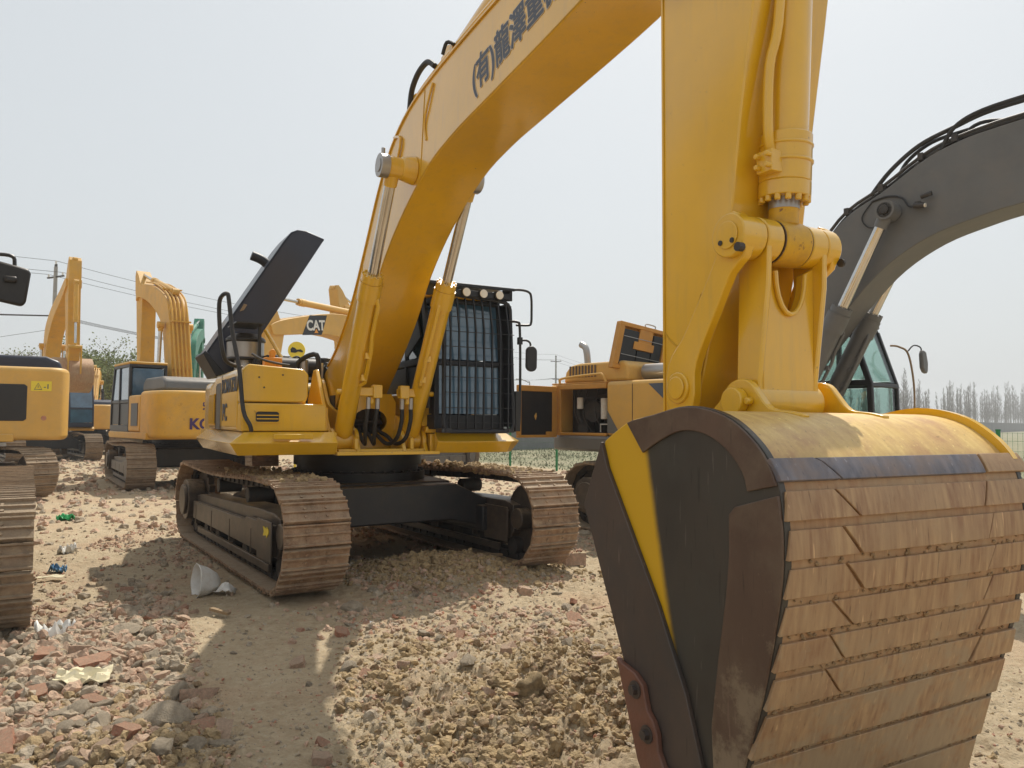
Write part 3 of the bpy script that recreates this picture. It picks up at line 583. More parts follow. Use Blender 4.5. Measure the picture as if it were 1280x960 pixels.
    outer = [(-.08, 4.02), (-.33, 4.10), (-.44, 4.10), (-.52, 4.06), (-.62, 3.92), (-1.54, 2.40), (-1.40, 2.17), (-1.22, 2.18)]
    inner = [(-.10, 3.98), (-.33, 4.07), (-.43, 4.07), (-.50, 4.03), (-.59, 3.90), (-1.50, 2.40), (-1.38, 2.20), (-1.23, 2.21)]
    hm.prism(outer+inner[::-1], .80, 1.55, 'y')
    hd = hm.build('engine_hood', 'navy', root, bevel=.012)
    rb = MB()
    for k in range(9):
        y = .72+k*.16
    rb.prism([(-1.56, 2.42), (-1.53, 2.46), (-1.28, 2.16), (-1.40, 2.14)], .77, 1.58, 'y'); rb.build('hood_rim', 'guard', hd, bevel=.01)
    ex = MB(); ex.tube(spline([(-.60, 1.15, 3.46), (-.70, 1.15, 3.62), (-.81, 1.15, 3.72), (-.95, 1.15, 3.77)], 5), .062, 14); ex.cyl((-.66, 1.15, 3.46), (-.76, 1.15, 3.60), .085, n=16)
    ex.build('exhaust_pipe', 'guard', hd)
    stp = MB(); stp.prism([(-1.14, 2.97), (-1.09, 2.99), (-1.05, 3.06), (-1.09, 3.07)], .785, .80, 'y'); stp.build('hood_sticker', 'wood', hd)
    st = MB(); st.tube([(-.92, .3, 2.70), (-.62, .1, 2.12)], .022, 8); st.build('hood_prop', 'yel', root)
    pl2 = MB(); pl2.box(-1.32, -1.0, -.1, .5, 2.72, 2.735); pl2.box(-1.03, -1.0, .1, .16, 2.1, 2.72); pl2.build('mirror_bracket', 'black', root)
    ms = MB(); ms.tube(spline([(-1.28, -.9, 2.30), (-1.2, -1.0, 2.24), (-1.05, -1.05, 2.2), (-.92, -1.0, 2.19)], 4), .014, 8); ms.build('bonnet_stay', 'dark', root)
    # ---- handrail
    hr = MB()
    hr.tube(spline([(-1.38, -1.50, 1.50), (-1.40, -1.52, 1.56), (-1.46, -1.5, 1.70), (-1.50, -1.46, 2.1), (-1.56, -1.4, 2.45), (-1.60, -1.38, 2.78), (-1.615, -1.37, 2.84), (-1.65, -1.30, 2.83), (-1.67, -1.25, 2.75),
                    (-1.65, -1.2, 2.5), (-1.62, -1.2, 2.3), (-1.58, -1.15, 2.2), (-1.5, -1.1, 2.16), (-1.40, -1.05, 2.14)], 4), .021, 10)
    hr.build('handrail', 'slate', root)
    # ---- boom foot brackets and cylinder pivots
    br = MB()
    for x0, x1 in ((-.33, -.29), (.29, .33)):
        br.prism(sp2([(.45, 1.30), (.45, 1.95), (.2, 2.12), (-.1, 2.10), (-.4, 1.8), (-1.0, 1.66), (-1.2, 1.5)], 3)+[(-1.45, 1.42), (-1.45, 1.30)], x0, x1)
    br.prism([(-1.43, 1.27), (-1.43, 1.42), (-1.3, 1.52), (-1.1, 1.75), (-.9, 2.02), (-.78, 2.17), (-.68, 2.17), (-.5, 1.9), (-.3, 1.5), (-.3, 1.27)], -.58, -.54)
    for xc in (-.41, .35):
        for sx in (-.125, .125):
            br.prism([(-1.25+.16*math.cos(t), 1.40+.13*math.sin(t)) for t in [math.pi*k/10-.1 for k in range(12)]]+[(-1.47, 1.27), (-1.05, 1.27)], xc+sx-.022, xc+sx+.022)
    br.build('boom_bracket', 'yel', root, bevel=.008)
    # centre wall with a hole showing the swing motor and hoses
    cw = MB()
    hole = [(math.cos(t)*.20, 1.60+math.sin(t)*.145) for t in [2*math.pi*k/24 for k in range(24)]]
    outer = []
    for x, z in hole:
        sc = min(.30/max(abs(x), 1e-6), .31/max(abs(z-1.6), 1e-6)); outer.append((x*sc, 1.6+(z-1.6)*sc))
    vs = [(x, -.95, z) for x, z in hole]+[(x, -.95, z) for x, z in outer]+[(x, -.92, z) for x, z in hole]
    n = 24
    cw.add(vs, [(i, (i+1) % n, n+(i+1) % n, n+i) for i in range(n)]+[(i, 2*n+i, 2*n+(i+1) % n, (i+1) % n) for i in range(n)])
    cw.box(-.55, .55, -1.0, -.9, 1.27, 1.31)
    cw.build('centre_panel', 'yel', root)
    sm = MB(); sm.cyl((0, -.6, 1.3), (0, -.6, 1.75), .17); sm.cyl((.1, -.7, 1.6), (.2, -.7, 1.6), .06); sm.box(-.28, .28, -.5, -.3, 1.3, 1.9); sm.cyl((-.18, -.75, 1.35), (-.18, -.75, 1.7), .04); sm.cyl((-.22, -.78, 1.62), (.2, -.78, 1.58), .02)
    sm.build('swing_motor', 'dark', root)
    # ---- boom
    up = sp2([(.28, 1.80), (.1, 2.10), (-.5, 2.42), (-1.05, 2.85), (-1.55, 3.45), (-1.92, 3.92), (-2.29, 4.26), (-2.72, 4.46), (-3.26, 4.56), (-4.04, 4.63), (-4.8, 4.67), (-5.6, 4.70), (-6.3, 4.66)], 4)
    lo = sp2([(.1, 1.62), (-.35, 1.66), (-.82, 2.00), (-1.26, 2.34), (-1.64, 2.68), (-2.02, 3.10), (-2.52, 3.47), (-3.15, 3.78), (-3.7, 3.91), (-4.3, 3.98), (-5.31, 4.09), (-5.8, 4.17), (-6.4, 4.34)], 4)
    # weld plates overhang the side walls: inset side webs, proud top and bottom flanges
    def ring(pts_u, pts_l, x0, x1):
        b.prism(pts_u+pts_l[::-1], x0, x1)
    b = MB(); ring(up, lo, -.27, .27)
    bo = b.build('boom', 'yel', root, bevel=.007)
    fg = MB()
    def flange(pts, off, wdt):
        vs = []; m_ = len(pts)
        for i, (y, z) in enumerate(pts):
            a = Vector(pts[max(i-1, 0)]); c = Vector(pts[min(i+1, m_-1)]); d_ = (c-a).normalized(); nn = Vector((-d_.y, d_.x))*off
            vs += [(-wdt, y, z), (wdt, y, z), (wdt, y+nn.x, z+nn.y), (-wdt, y+nn.x, z+nn.y)]
        fs = [(i*4+k, i*4+(k+1) % 4, (i+1)*4+(k+1) % 4, (i+1)*4+k) for i in range(m_-1) for k in range(4)]+[(3, 2, 1, 0), tuple((m_-1)*4+k for k in range(4))]
        fg.add(vs, fs)
    flange(up[6:-4], -.016, .285); 
    fg.build('boom_flange', 'yel', bo)
    wd = MB()
    for sx in (-1, 1):
        wd.tube([(sx*.271, y, z+.012) for y, z in lo[4:-3]], .006, 5)
        wd.tube([(sx*.271, -3.02, 3.76), (sx*.271, -3.10, 4.52)], .005, 5); wd.tube([(sx*.271, -1.50, 2.62), (sx*.271, -1.42, 3.28)], .005, 5)
    wd.build('weld_seam', 'seam', bo, split=1)
    ps = MB()
    for sx in (-1, 1):
        ps.cyl((sx*.27, -2.86, 3.86), (sx*(.40 if sx < 0 else .31), -2.86, 3.86), .13, .10, n=24)
    ps.build('pin_boss', 'yel', bo, bevel=.01, split=1)
    pn = MB()
    for sx in (-1, 1):
        e_ = 0 if sx < 0 else -.205
        pn.cyl((sx*(.52+e_), -2.86, 3.86), (sx*(.60+e_), -2.86, 3.86), .105, n=24); pn.cyl((sx*(.60+e_), -2.86, 3.86), (sx*(.607+e_), -2.86, 3.86), .06, n=20)
        pn.cyl((sx*(.56+e_), -2.86, 3.96), (sx*(.56+e_), -2.86, 4.02), .018, n=8)
    pn.build('boom_pin', 'steel', bo, bevel=.01, split=3)
    for sx in (-1, 1):
        cyo = cylinder(root, ((-.41 if sx < 0 else .35), -1.25, 1.40), (sx*(.465 if sx < 0 else .33), (-2.86 if sx < 0 else -2.80), 3.86), .099, .63, pipe=(-sx*.55, -.8, -.3))
    # hydraulic pipes on the boom back
    hp = MB()
    for x in (-.19, -.11, .11, .19):
        pts = [(x, y, z+.06+.02*(i > 2)) for i, (y, z) in enumerate([(-.75, 2.70), (-1.2, 3.1), (-1.68, 3.72), (-2.05, 4.15), (-2.35, 4.40), (-2.75, 4.54), (-3.3, 4.62), (-4.1, 4.69), (-5.0, 4.73), (-5.8, 4.74)])]
        hp.tube(spline(pts, 3), .022, 8)
    for y, z in ((-1.75, 3.78), (-2.75, 4.53), (-3.55, 4.65), (-4.4, 4.72), (-5.2, 4.74)): hp.box(-.23, .23, y-.03, y+.03, z+.03, z+.085)
    hp.tube(spline([(-.275, -2.35, 4.33), (-.285, -2.55, 4.25), (-.285, -2.45, 4.05), (-.285, -2.25, 3.92), (-.28, -2.05, 3.75)], 4), .014, 7)
    hp.tube(spline([(-.28, -3.3, 4.5), (-.285, -3.2, 4.35), (-.28, -3.12, 4.20), (-.275, -3.15, 4.05)], 4), .01, 7)
    hp.build('hydraulic_pipe', 'yel', bo)
    hs_ = MB()
    hs_.tube(spline([(-.24, -2.66, 4.50), (-.25, -2.74, 4.66), (-.25, -2.90, 4.76), (-.24, -3.08, 4.78), (-.22, -3.2, 4.70)], 6), .026, 9)
    hs_.tube(spline([(-.28, -3.50, 4.66), (-.27, -3.56, 4.74), (-.22, -3.60, 4.72)], 4), .016, 8)
    hs_.tube(spline([(-.1, -5.6, 4.75), (-.1, -6.0, 5.1), (-.1, -6.4, 5.3), (-.1, -6.8, 5.1)], 6), .03, 9)
    hs_.build('hydraulic_hose', 'rubber', bo, split=1)
    # stick (arm) cylinder above the boom
    for sx in (-.1, .1): pass
    lug = MB()
    for x in (-.12, .08): lug.prism([(-2.9, 4.5), (-3.1, 4.85), (-3.25, 4.85), (-3.5, 4.58)], x, x+.04)
    lug.build('cylinder_lug', 'yel', bo, bevel=.01)
    cylinder(root, (0, -3.18, 4.80), (0, -5.75, 5.35), .105, .62, name='stick_cylinder')
    # lettering on the boom side
    ca, sa = math.cos(R(9)), math.sin(R(9))
    kk = 0
    for q, off, rad, nn in (('inkhalo', .0, .013, 10), ('ink', .0028, .0062, 8)):
        objs = []
        for k_ in range(nn):
            an_ = 2*math.pi*k_/nn; du, dv = rad*math.cos(an_), rad*math.sin(an_); kk += 1
            objs.append(text('(有)龍澤重機', .285, frame_m((-.2715-off-.0002*k_, -4.07-du*ca+dv*sa, 4.12+du*sa+dv*ca), (0, -ca, sa), (0, sa, ca)), q, bo, ext=.0004, sx=.80))
        bm = bmesh.new()
        for t_ in objs: bm.from_mesh(t_.data)
        bm.to_mesh(objs[0].data); bm.free()
        for t_ in objs[1:]: bpy.data.objects.remove(t_)
    # ---- stick
    b = MB()
    b.prism([(-5.62, 5.30), (-5.72, 5.44), (-5.86, 5.44), (-6.55, 5.0), (-6.98, 4.6), (-6.98, 4.3), (-6.86, 3.49), (-6.78, 3.01), (-6.71, 2.51), (-6.60, 2.09), (-6.47, 1.62), (-6.42, 1.45), (-6.32, 1.40), (-6.24, 1.48), (-6.245, 2.5), (-6.235, 3.8), (-6.15, 4.4)], -.24, .24)
    stk = b.build('stick', 'yel', root, bevel=.008)
    e = MB()   # edge weld strips on the side walls
    for x in (-.247, .241):
        e.prism([(-6.262, 1.6), (-6.25, 1.6), (-6.24, 3.9), (-6.252, 3.9)], x, x+.006)
    e.build('weld_strip', 'yel', stk, split=1)
    e = MB()
    for x in (-.241, .241): e.tube(spline([(x, -6.255, 2.06), (x, -6.36, 1.98), (x, -6.45, 2.06), (x, -6.52, 2.22)], 4), .005, 5)
    e.build('weld_seam', 'seam', stk, split=1)
    g = MB()
    for sx in (-1, 1):
        g.cyl((sx*.24, -6.44, 1.77), (sx*.325, -6.44, 1.77), .075, n=28)
        g.cyl((sx*.325, -6.44, 1.77), (sx*.335, -6.44, 1.77), .055, n=28)
    g.build('pin_boss', 'yel', stk, bevel=.006, split=2)
    hh_ = MB(); hh_.tube(spline([(-.27, -6.10, 4.3), (-.28, -6.18, 4.05), (-.28, -6.28, 3.86), (-.28, -6.42, 3.80), (-.28, -6.55, 3.88), (-.27, -6.62, 4.1)], 8), .03, 10); hh_.build('hydraulic_hose', 'rubber', stk)
    # ---- tipping links (curved side plates)
    for sx in (-1, 1):
        L = MB()
        a = [(-6.86, 2.50), (-6.80, 2.545), (-6.73, 2.50), (-6.70, 2.38), (-6.64, 2.27), (-6.53, 2.10), (-6.46, 2.00), (-6.39, 1.93), (-6.35, 1.84), (-6.345, 1.72), (-6.38, 1.66), (-6.44, 1.635), (-6.52, 1.66), (-6.545, 1.74), (-6.545, 1.84), (-6.585, 1.94), (-6.68, 2.10), (-6.78, 2.27), (-6.86, 2.33), (-6.885, 2.42)]
        x0, x1 = (-.312, -.262) if sx < 0 else (.243, .283); be = .345 if sx < 0 else .288
        L.prism(sp2(a+[a[0]], 2)[:-1], x0, x1)
        L.cyl((sx*.20, -6.80, 2.43), (sx*be, -6.80, 2.43), .098, n=28)
        lk = L.build('tipping_link', 'yel', root, bevel=.006)
        p = MB(); p.cyl((sx*be, -6.80, 2.43), (sx*(be+.008), -6.80, 2.43), .062, n=28); p.build('link_pin', 'yel', lk, bevel=.003)
        p = MB()
        for q in (-.035, .035): p.cyl((sx*(be+.008), -6.80+q, 2.40), (sx*(be+.013), -6.80+q, 2.40), .012, n=10)
        p.cyl((sx*be, -6.885, 2.36), (sx*(be+.03 if sx < 0 else be+.012), -6.885, 2.36), .02, n=10)
        p.build('grease_fitting', 'dark', lk, split=1)
    # ---- bucket cylinder with bolted gland
    ax, ay, az = 0, -6.80, 2.43
    tx, ty, tz = 0, -6.92, 4.75
    dv = Vector((0, ty-ay, tz-az)).normalized(); pt = lambda t: Vector((0, ay, az))+dv*t
    b = MB()
    b.cyl(pt(0.300), pt(2.300), .099, n=32); b.cyl(pt(0.280), pt(0.500), .118, n=32); b.cyl(pt(0.365), pt(0.380), .125, n=32); b.cyl(pt(0.440), pt(0.455), .123, n=32); b.cyl(pt(0.210), pt(0.280), .118, n=32)
    e1 = Vector((1, 0, 0)); e2 = dv.cross(e1)
    for k in range(14):
        t = 2*math.pi*k/14; o = (e1*math.cos(t)+e2*math.sin(t))*.103; b.cyl(pt(0.185)+o, pt(0.215)+o, .016, n=6)
    bc = b.build('bucket_cylinder', 'yel', root, bevel=.005)
    b = MB(); b.cyl(pt(.08), pt(0.170), .068, n=28); b.cyl((-.085, ay, az), (.085, ay, az), .105, n=28); b.build('rod_eye', 'yelr', bc, bevel=.01)
    b = MB(); b.cyl(pt(0.160), pt(0.210), .07, n=28); b.build('piston_rod', 'steel', bc)
    b = MB(); b.cyl((-.088, ay, az), (-.083, ay, az), .10, n=28); b.cyl((.083, ay, az), (.088, ay, az), .10, n=28); b.build('rusty_seal', 'bplate', bc)
    b = MB(); e_ = Vector((-.115, -.02, 0))
    b.tube(spline([pt(0.400)+e_*1.0, pt(0.500)+e_*1.25, pt(0.780)+e_*1.28, pt(1.080)+e_*1.05+Vector((0, -.03, 0)), pt(2.200)+e_*1.05+Vector((0, -.03, 0))], 5), .024, 10)
    for q in range(4): pp = pt(0.350)+e_*1.35+Vector((.0, (q % 2-.5)*.06, (q//2-.5)*.05)); b.cyl(pp, pp+Vector((-.035, 0, 0)), .014, n=6)
    pp = pt(0.350)+e_*1.15; b.box(pp.x-.03, pp.x+.06, pp.y-.045, pp.y+.045, pp.z-.05, pp.z+.05)
    b.build('cylinder_pipe', 'yel', bc, bevel=.004)
    # ---- H link between rod eye and bucket ears
    b = MB()
    for sx in (-1, 1):
        b.cyl((sx*.095, ay, az), (sx*.195, ay, az), .10, n=28)
        x0, x1 = sorted((sx*.10, sx*.19))
        b.prism([(ay-.09, az), (ay-.085, az-.2), (-6.83, 1.80), (-6.83, 1.66), (-6.70, 1.66), (-6.70, 1.80), (ay+.085, az-.2), (ay+.09, az)], *sorted((sx*.165, sx*.195)))
    web = [(-.17, az-.10), (-.16, 1.72), (.16, 1.72), (.17, az-.10), (.10, az-.10)]
    arc = [(.085*math.cos(t)*1.1, az-.14-.19*math.sin(t)) for t in [math.pi*k/10 for k in range(11)]]
    b.prism([(-.17, az-.10), (-.165, 1.74), (.165, 1.74), (.17, az-.10)]+arc, -6.83, -6.79, 'y')
    b.prism([(-.165, 2.0), (-.165, 1.74), (.165, 1.74), (.165, 2.0)], -6.76, -6.74, 'y')
    hl = b.build('bucket_link', 'yel', root, bevel=.006)
    b = MB(); b.tube([(x*1.02, -6.84, z) for x, z in arc], .012, 8); b.build('link_rim', 'yel', hl)
    b = MB(); b.cyl((-.215, -6.765, 1.70), (.215, -6.765, 1.70), .085, n=32); b.build('link_tube', 'yel', hl, bevel=.006)
    # ---- bucket
    W = .745
    outl = sp2([(-6.41, 1.52), (-6.58, 1.605), (-6.74, 1.635), (-6.96, 1.67), (-7.16, 1.635), (-7.30, 1.55), (-7.385, 1.45), (-7.425, 1.32), (-7.435, 1.12), (-7.40, .90), (-7.34, .65), (-7.245, .36), (-7.16, .10), (-7.09, -.12), (-7.04, -.26)], 4)
    opening = [(-6.92, -.26), (-6.76, .20), (-6.58, .57), (-6.27, 1.22)]
    bk = MB()
    for sx in (-1, 1):
        x0, x1 = sorted((sx*W, sx*(W-.03))); bk.prism(outl+opening, x0, x1)
    bucket = bk.build('bucket', 'bside', root, bevel=.003); bucket.location.x = .024
    inn = []
    C0 = Vector((-6.85, .9))
    def inset(pts, d_):
        out = []; m_ = len(pts)
        for i, p in enumerate(pts):
            a = Vector(pts[max(i-1, 0)]); c = Vector(pts[min(i+1, m_-1)]); t = (c-a).normalized(); nn = Vector((-t.y, t.x))
            if nn.dot(C0-Vector(p)) < 0: nn = -nn
            out.append((p[0]+nn.x*d_, p[1]+nn.y*d_))
        return out
    def curve_sheet(mb, pts, d0, d1, x0, x1, t0=None):
        A = inset(pts, d0); B = inset(pts, d1); m_ = len(pts); vs = []
        for i in range(m_): vs += [(x0, *A[i]), (x1, *A[i]), (x1, *B[i]), (x0, *B[i])]
        mb.add(vs, [(i*4+k, i*4+(k+1) % 4, (i+1)*4+(k+1) % 4, (i+1)*4+k) for i in range(m_-1) for k in range(4)]+[(3, 2, 1, 0), tuple((m_-1)*4+k for k in range(4))])
    ktop = next(i for i, p in enumerate(outl) if p[0] < -7.375)
    wr = MB(); curve_sheet(wr, outl[:ktop+1], .018, .045, -W+.03, W-.03); wr.build('bucket_top', 'btop', bucket)
    wr = MB(); curve_sheet(wr, outl[ktop:], .004, .045, -W+.03, W-.03); wr.build('bucket_back', 'wrap', bucket)
    # rim of the right side plate, painted yellow
    rm = MB(); curve_sheet(rm, outl[3:ktop+1], -.014, .02, W-.032, W+.003); rm.build('side_rim', 'yel', bucket)
    # side wear plates (ring along the back edge, arc along the top)
    for sx in (-1, 1):
        x0, x1 = sorted((sx*W, sx*(W+.012)))
        q = MB()
        top_arc = outl[6:ktop+2]
        lowin = sp2([(-6.69, 1.475), (-6.80, 1.53), (-6.93, 1.572), (-7.06, 1.562), (-7.17, 1.51), (-7.25, 1.43), (-7.275, 1.36)], 3)
        q.prism([p for p in inset(outl[4:ktop+3], .004)]+lowin[::-1], x0, x1); q.build('side_wear_plate', 'bplate', bucket, bevel=.003)
        q = MB(); back = inset(outl[ktop+3:-6], .004)
        q.prism(back+[(-7.09, .48), (-7.13, .75), (-7.17, .98), (-7.185, 1.12), (-7.185, 1.27), (-7.215, 1.30)], x0-.0, x1+.0); q.build('side_wear_plate', 'bplate', bucket, bevel=.003)
        q = MB(); x0, x1 = sorted((sx*W, sx*(W+.022)))
        q.prism([(-6.27, 1.22), (-6.405, 1.515), (-6.45, 1.40), (-6.80, .86), (-6.96, .56), (-7.06, .28), (-7.06, .0), (-6.96, -.22), (-6.91, -.22), (-6.76, .20), (-6.58, .57)], x0, x1)
        q.build('side_edge_plate', 'bedge', bucket, bevel=.004)
        q = MB(); x0, x1 = sorted((sx*(W-.045), sx*(W+.055)))
        q.prism([(-6.555, .60), (-6.58, .585), (-6.68, .565), (-6.735, .53), (-6.75, .48), (-6.765, .435), (-6.80, .405), (-6.825, .36), (-6.83, .30), (-6.86, .255), (-6.90, .22), (-6.925, .16), (-6.93, .05), (-6.86, -.02), (-6.70, .22)], *sorted((sx*(W+.022), sx*(W+.05))))
        sc = q.build('side_cutter', 'redclay', bucket, bevel=.006)
        q = MB()
        for y, z in ((-6.69, .50), (-6.765, .345), (-6.85, .17)):
            q.cyl((sx*(W+.05), y, z), (sx*(W+.055), y, z), .036, n=20); q.cyl((sx*(W+.055), y, z), (sx*(W+.075), y, z), .021, n=6)
        q.build('bolt', 'bedge', sc, split=2)
    q = MB(); q.prism([(-6.995, -.20), (-7.06, -.15), (-7.0, -.32), (-6.95, -.34), (-6.92, -.25)], -W, W); q.build('cutting_edge', 'strip', bucket)
    # wear strips across the back, laid along the curve
    arcl = [0.0]
    P = [Vector(p) for p in outl[ktop-1:]]
    for i in range(1, len(P)): arcl.append(arcl[-1]+(P[i]-P[i-1]).length)
    def on(s):
        s = max(0, min(s, arcl[-1]-1e-5)); i = max(k for k in range(len(arcl)) if arcl[k] <= s); i = min(i, len(P)-2)
        t = (s-arcl[i])/(arcl[i+1]-arcl[i]); d_ = (P[i+1]-P[i]).normalized(); nn = Vector((d_.y, -d_.x))
        if nn.dot(C0-P[i]) > 0: nn = -nn
        return P[i].lerp(P[i+1], t), nn
    def strip(s0, s1, xa0, xa1, xb0, xb1, m, lift=.009):
        """xa at the upper edge, xb at the lower edge"""
        q = MB(); vs = []; nseg = 3
        for j in range(nseg+1):
            t = j/nseg; p, nn = on(s0+(s1-s0)*t); x0 = xa0+(xb0-xa0)*t; x1 = xa1+(xb1-xa1)*t
            a = p-nn*.016; c = p+nn*(lift+.004*t+(.003*math.sin(x0*5+s0*40)))
            vs += [(x0, a.x, a.y), (x1, a.x, a.y), (x1, c.x, c.y), (x0, c.x, c.y)]
        q.add(vs, [(i*4+k, i*4+(k+1) % 4, (i+1)*4+(k+1) % 4, (i+1)*4+k) for i in range(nseg) for k in range(4)]+[(3, 2, 1, 0), tuple(nseg*4+k for k in range(4))])
        return q.build('wear_strip', m, bucket, bevel=.003)
    rows = [(-.015, .085)]+[(.118+.131*k, .118+.131*k+.100) for k in range(5)]+[(.775, .885), (.915, 1.08), (1.11, 1.30), (1.33, 1.5)]
    rg = random.Random(3)
    for r, (s0, s1) in enumerate(rows):
        e = .012 if r else .045
        sl = rg.uniform(.09, .13); xl = -.52+rg.uniform(-.03, .07)-(.04 if r == 0 else 0); xr = .48+rg.uniform(-.03, .03)
        m0 = 'strip_grey' if r == 0 else 'strip'
        if r < 7:
            strip(s0, s1, -W-e*.9+.03, xl, -W-.0, xl+sl, m0)
            strip(s0, s1, xl+.014, xr, xl+sl+.014, xr-(.0 if r < 1 else .05), m0)
            strip(s0, s1, xr+.012, W+e*.6, xr+.012-(.0 if r < 1 else .05), W+e, 'strip')
        else:
            strip(s0, s1, -W+.02, W-.01, -W-.01, W, 'strip', .009)
    pd = MB(); rg2 = random.Random(8)
    for r in range(2, len(rows)-1):
        g0, g1 = rows[r][1], rows[r+1][0]
        for k in range(int(18+r*12)):
            s_ = rg2.uniform(g0, g1); p, nn = on(s_); x = max(-.7, min(.7, rg2.choice([rg2.uniform(-.7, .7), rg2.gauss(-.1, .2)]))); sz = rg2.uniform(.004, .010); o_ = p+nn*.0
            vs = [(x+sz*rg2.uniform(.6, 1.6)*dx, o_.x+sz*dy*rg2.uniform(.7, 1.2), o_.y+sz*dz*rg2.uniform(.7, 1.2)) for dx, dy, dz in ((1, 0, 0), (-1, 0, 0), (0, 1, 0), (0, -1, 0), (0, 0, 1), (0, 0, -1))]
            pd.add(vs, [(0, 2, 4), (2, 1, 4), (1, 3, 4), (3, 0, 4), (2, 0, 5), (1, 2, 5), (3, 1, 5), (0, 3, 5)])
    pdo = pd.build('packed_dirt', 'packed', bucket); pdo['kind'] = 'stuff'
    # bucket ears
    for sx in (-1, 1):
        q = MB(); x0, x1 = sorted((sx*.235, sx*.275))
        q.prism(sp2([(-6.36, 1.50), (-6.40, 1.60), (-6.55, 1.64), (-6.64, 1.70), (-6.70, 1.775), (-6.765, 1.80), (-6.83, 1.785), (-6.88, 1.73), (-6.94, 1.67), (-7.04, 1.655), (-7.12, 1.64)], 3)+[(-7.1, 1.58), (-6.9, 1.58), (-6.5, 1.53)], x0, x1)
        er = q.build('bucket_ear', 'yel', bucket, bevel=.006)
        q = MB(); q.cyl((sx*.275, -6.765, 1.70), (sx*.325, -6.765, 1.70), .062, n=28); q.cyl((sx*.275, -6.84, 1.70), (sx*.31, -6.84, 1.70), .017, n=10); q.build('ear_pin', 'yel', er, bevel=.005)
    # hoses at the boom cylinder feet
    vb = MB()
    for sx in (-1, 1):
        vb.box(*sorted((sx*.10, sx*.34)), -1.62, -1.50, 1.86, 1.95); vb.box(*sorted((sx*.10, sx*.2)), -1.64, -1.54, 1.84, 1.98); vb.cyl((sx*.32, -1.55, 1.90), (sx*.56, -1.55, 1.90), .03, n=10)
        vb.cyl((sx*.2, -1.56, 1.78), (sx*.2, -1.56, 1.86), .035, n=10)
    vb.build('valve_block', 'yel', root, bevel=.01)
    for sx in (-1, 1):
        for k, x in enumerate((.135, .235)):
            hz = MB(); hz.tube(spline([(sx*x, -1.58, 1.75), (sx*(x+.01), -1.55, 1.60), (sx*(x-.01), -1.46, 1.42), (sx*(x-.06), -1.30, 1.36), (sx*(x-.09), -1.05, 1.45), (sx*.05, -.7, 1.55)], 6), .022, 10); ho = hz.build('boom_hose', 'rubber', root)
            hz = MB(); hz.cyl((sx*x, -1.58, 1.73), (sx*x, -1.585, 1.85), .024, n=10); hz.build('hose_fitting', 'steel', ho)
    # ---- cab with grille guard
    cb = make_cab(root, .50, 1.36, -1.60, .28, 1.52, 3.0, 'guard', roof='yel', sl=.10)
    g = MB()
    fx0, fx1, fy, z0, z1 = .55, 1.40, -1.74, 1.50, 3.00
    def gp(x, z, off=0): return (x, fy+max(0, (z-2.6))*.22+off, z)
    rr = .09; lp = []
    for cx, cz, a0 in ((fx1-rr, z0+rr, -90), (fx1-rr-.02, z1-rr-.04, 0), (fx0+rr+.02, z1-rr, 90), (fx0+rr, z0+rr, 180)):
        for k in range(5): a = R(a0+k*22.5); lp.append(gp(cx+rr*math.cos(a), cz+rr*math.sin(a)))
    g.tube(lp+[lp[0]], .024, 8)
    gf = g.build('grille_frame', 'guard', cb)
    gb = MB()
    for k in range(8):
        x = fx0+.07+k*(fx1-fx0-.14)/7.0
        gb.prism([(gp(x, z)[1]-.012, z) for z in (z0+.01, 2.6, z1-.04)]+[(gp(x, z)[1]+.012, z) for z in (z1-.04, 2.6, z0+.01)], x-.0075, x+.0075)
    for k in range(9):
        z = z0+.09+k*.165
        gb.tube([gp(fx0, z, -.004), gp(fx1, z, -.004)], .0045, 6)
    gb.build('grille_bar', 'guard', gf)
    fp = MB()
    for x in (.58, 1.34):
        fp.box(x-.06, x+.06, -1.76, -1.60, 1.485, 1.53); fp.cyl((x, -1.77, 1.51), (x, -1.755, 1.51), .018, n=8)
    fp.build('grille_foot', 'slate', gf)
    vz = MB(); vz.prism([(-1.72, 3.08), (-1.72, 3.115), (-1.35, 3.19), (.2, 3.19), (.2, 3.15), (-1.35, 3.15)], .38, 1.42); vz.prism([(-1.70, 2.97), (-1.70, 3.1), (-1.55, 3.15), (-1.45, 3.0)], 1.36, 1.40)
    vz.prism([(-1.70, 2.97), (-1.70, 3.1), (-1.55, 3.15), (-1.45, 3.0)], .44, .48); vz.box(.44, 1.40, -1.70, -1.67, 2.98, 3.05)
    vz.build('roof_guard', 'guard', cb, bevel=.006)
    for x in (.60, .81, 1.02, 1.22):
        lm = MB(); lm.cyl((x, -1.73, 3.02), (x, -1.64, 3.02), .056, n=20); lo_ = lm.build('work_lamp', 'slate', cb, bevel=.008)
        lm = MB(); lm.cyl((x, -1.738, 3.02), (x, -1.728, 3.02), .047, n=20); lm.build('lamp_lens', 'lamp', lo_, bevel=.004)
    sg = MB(); sg.prism([(-1.55, 1.75), (-1.60, 2.3), (-1.4, 2.98), (-1.32, 2.98), (-1.48, 2.3), (-1.42, 1.75)], .44, .47); sg.prism([(-1.30, 2.55), (-1.1, 2.98), (-.3, 2.98), (-.2, 2.9), (-.5, 2.6), (-.9, 2.35)], .45, .47)
    sg.build('side_guard', 'black', cb)
    sg = MB(); sg.prism([(-1.73, 1.55), (-1.73, 2.6), (-1.66, 2.95), (-1.44, 2.95), (-1.5, 2.6), (-1.5, 1.55)], 1.372, 1.385); sg.build('side_guard', 'guard', cb)
    # mirror pole, mirror and hand rail on the cab
    mp_ = MB()
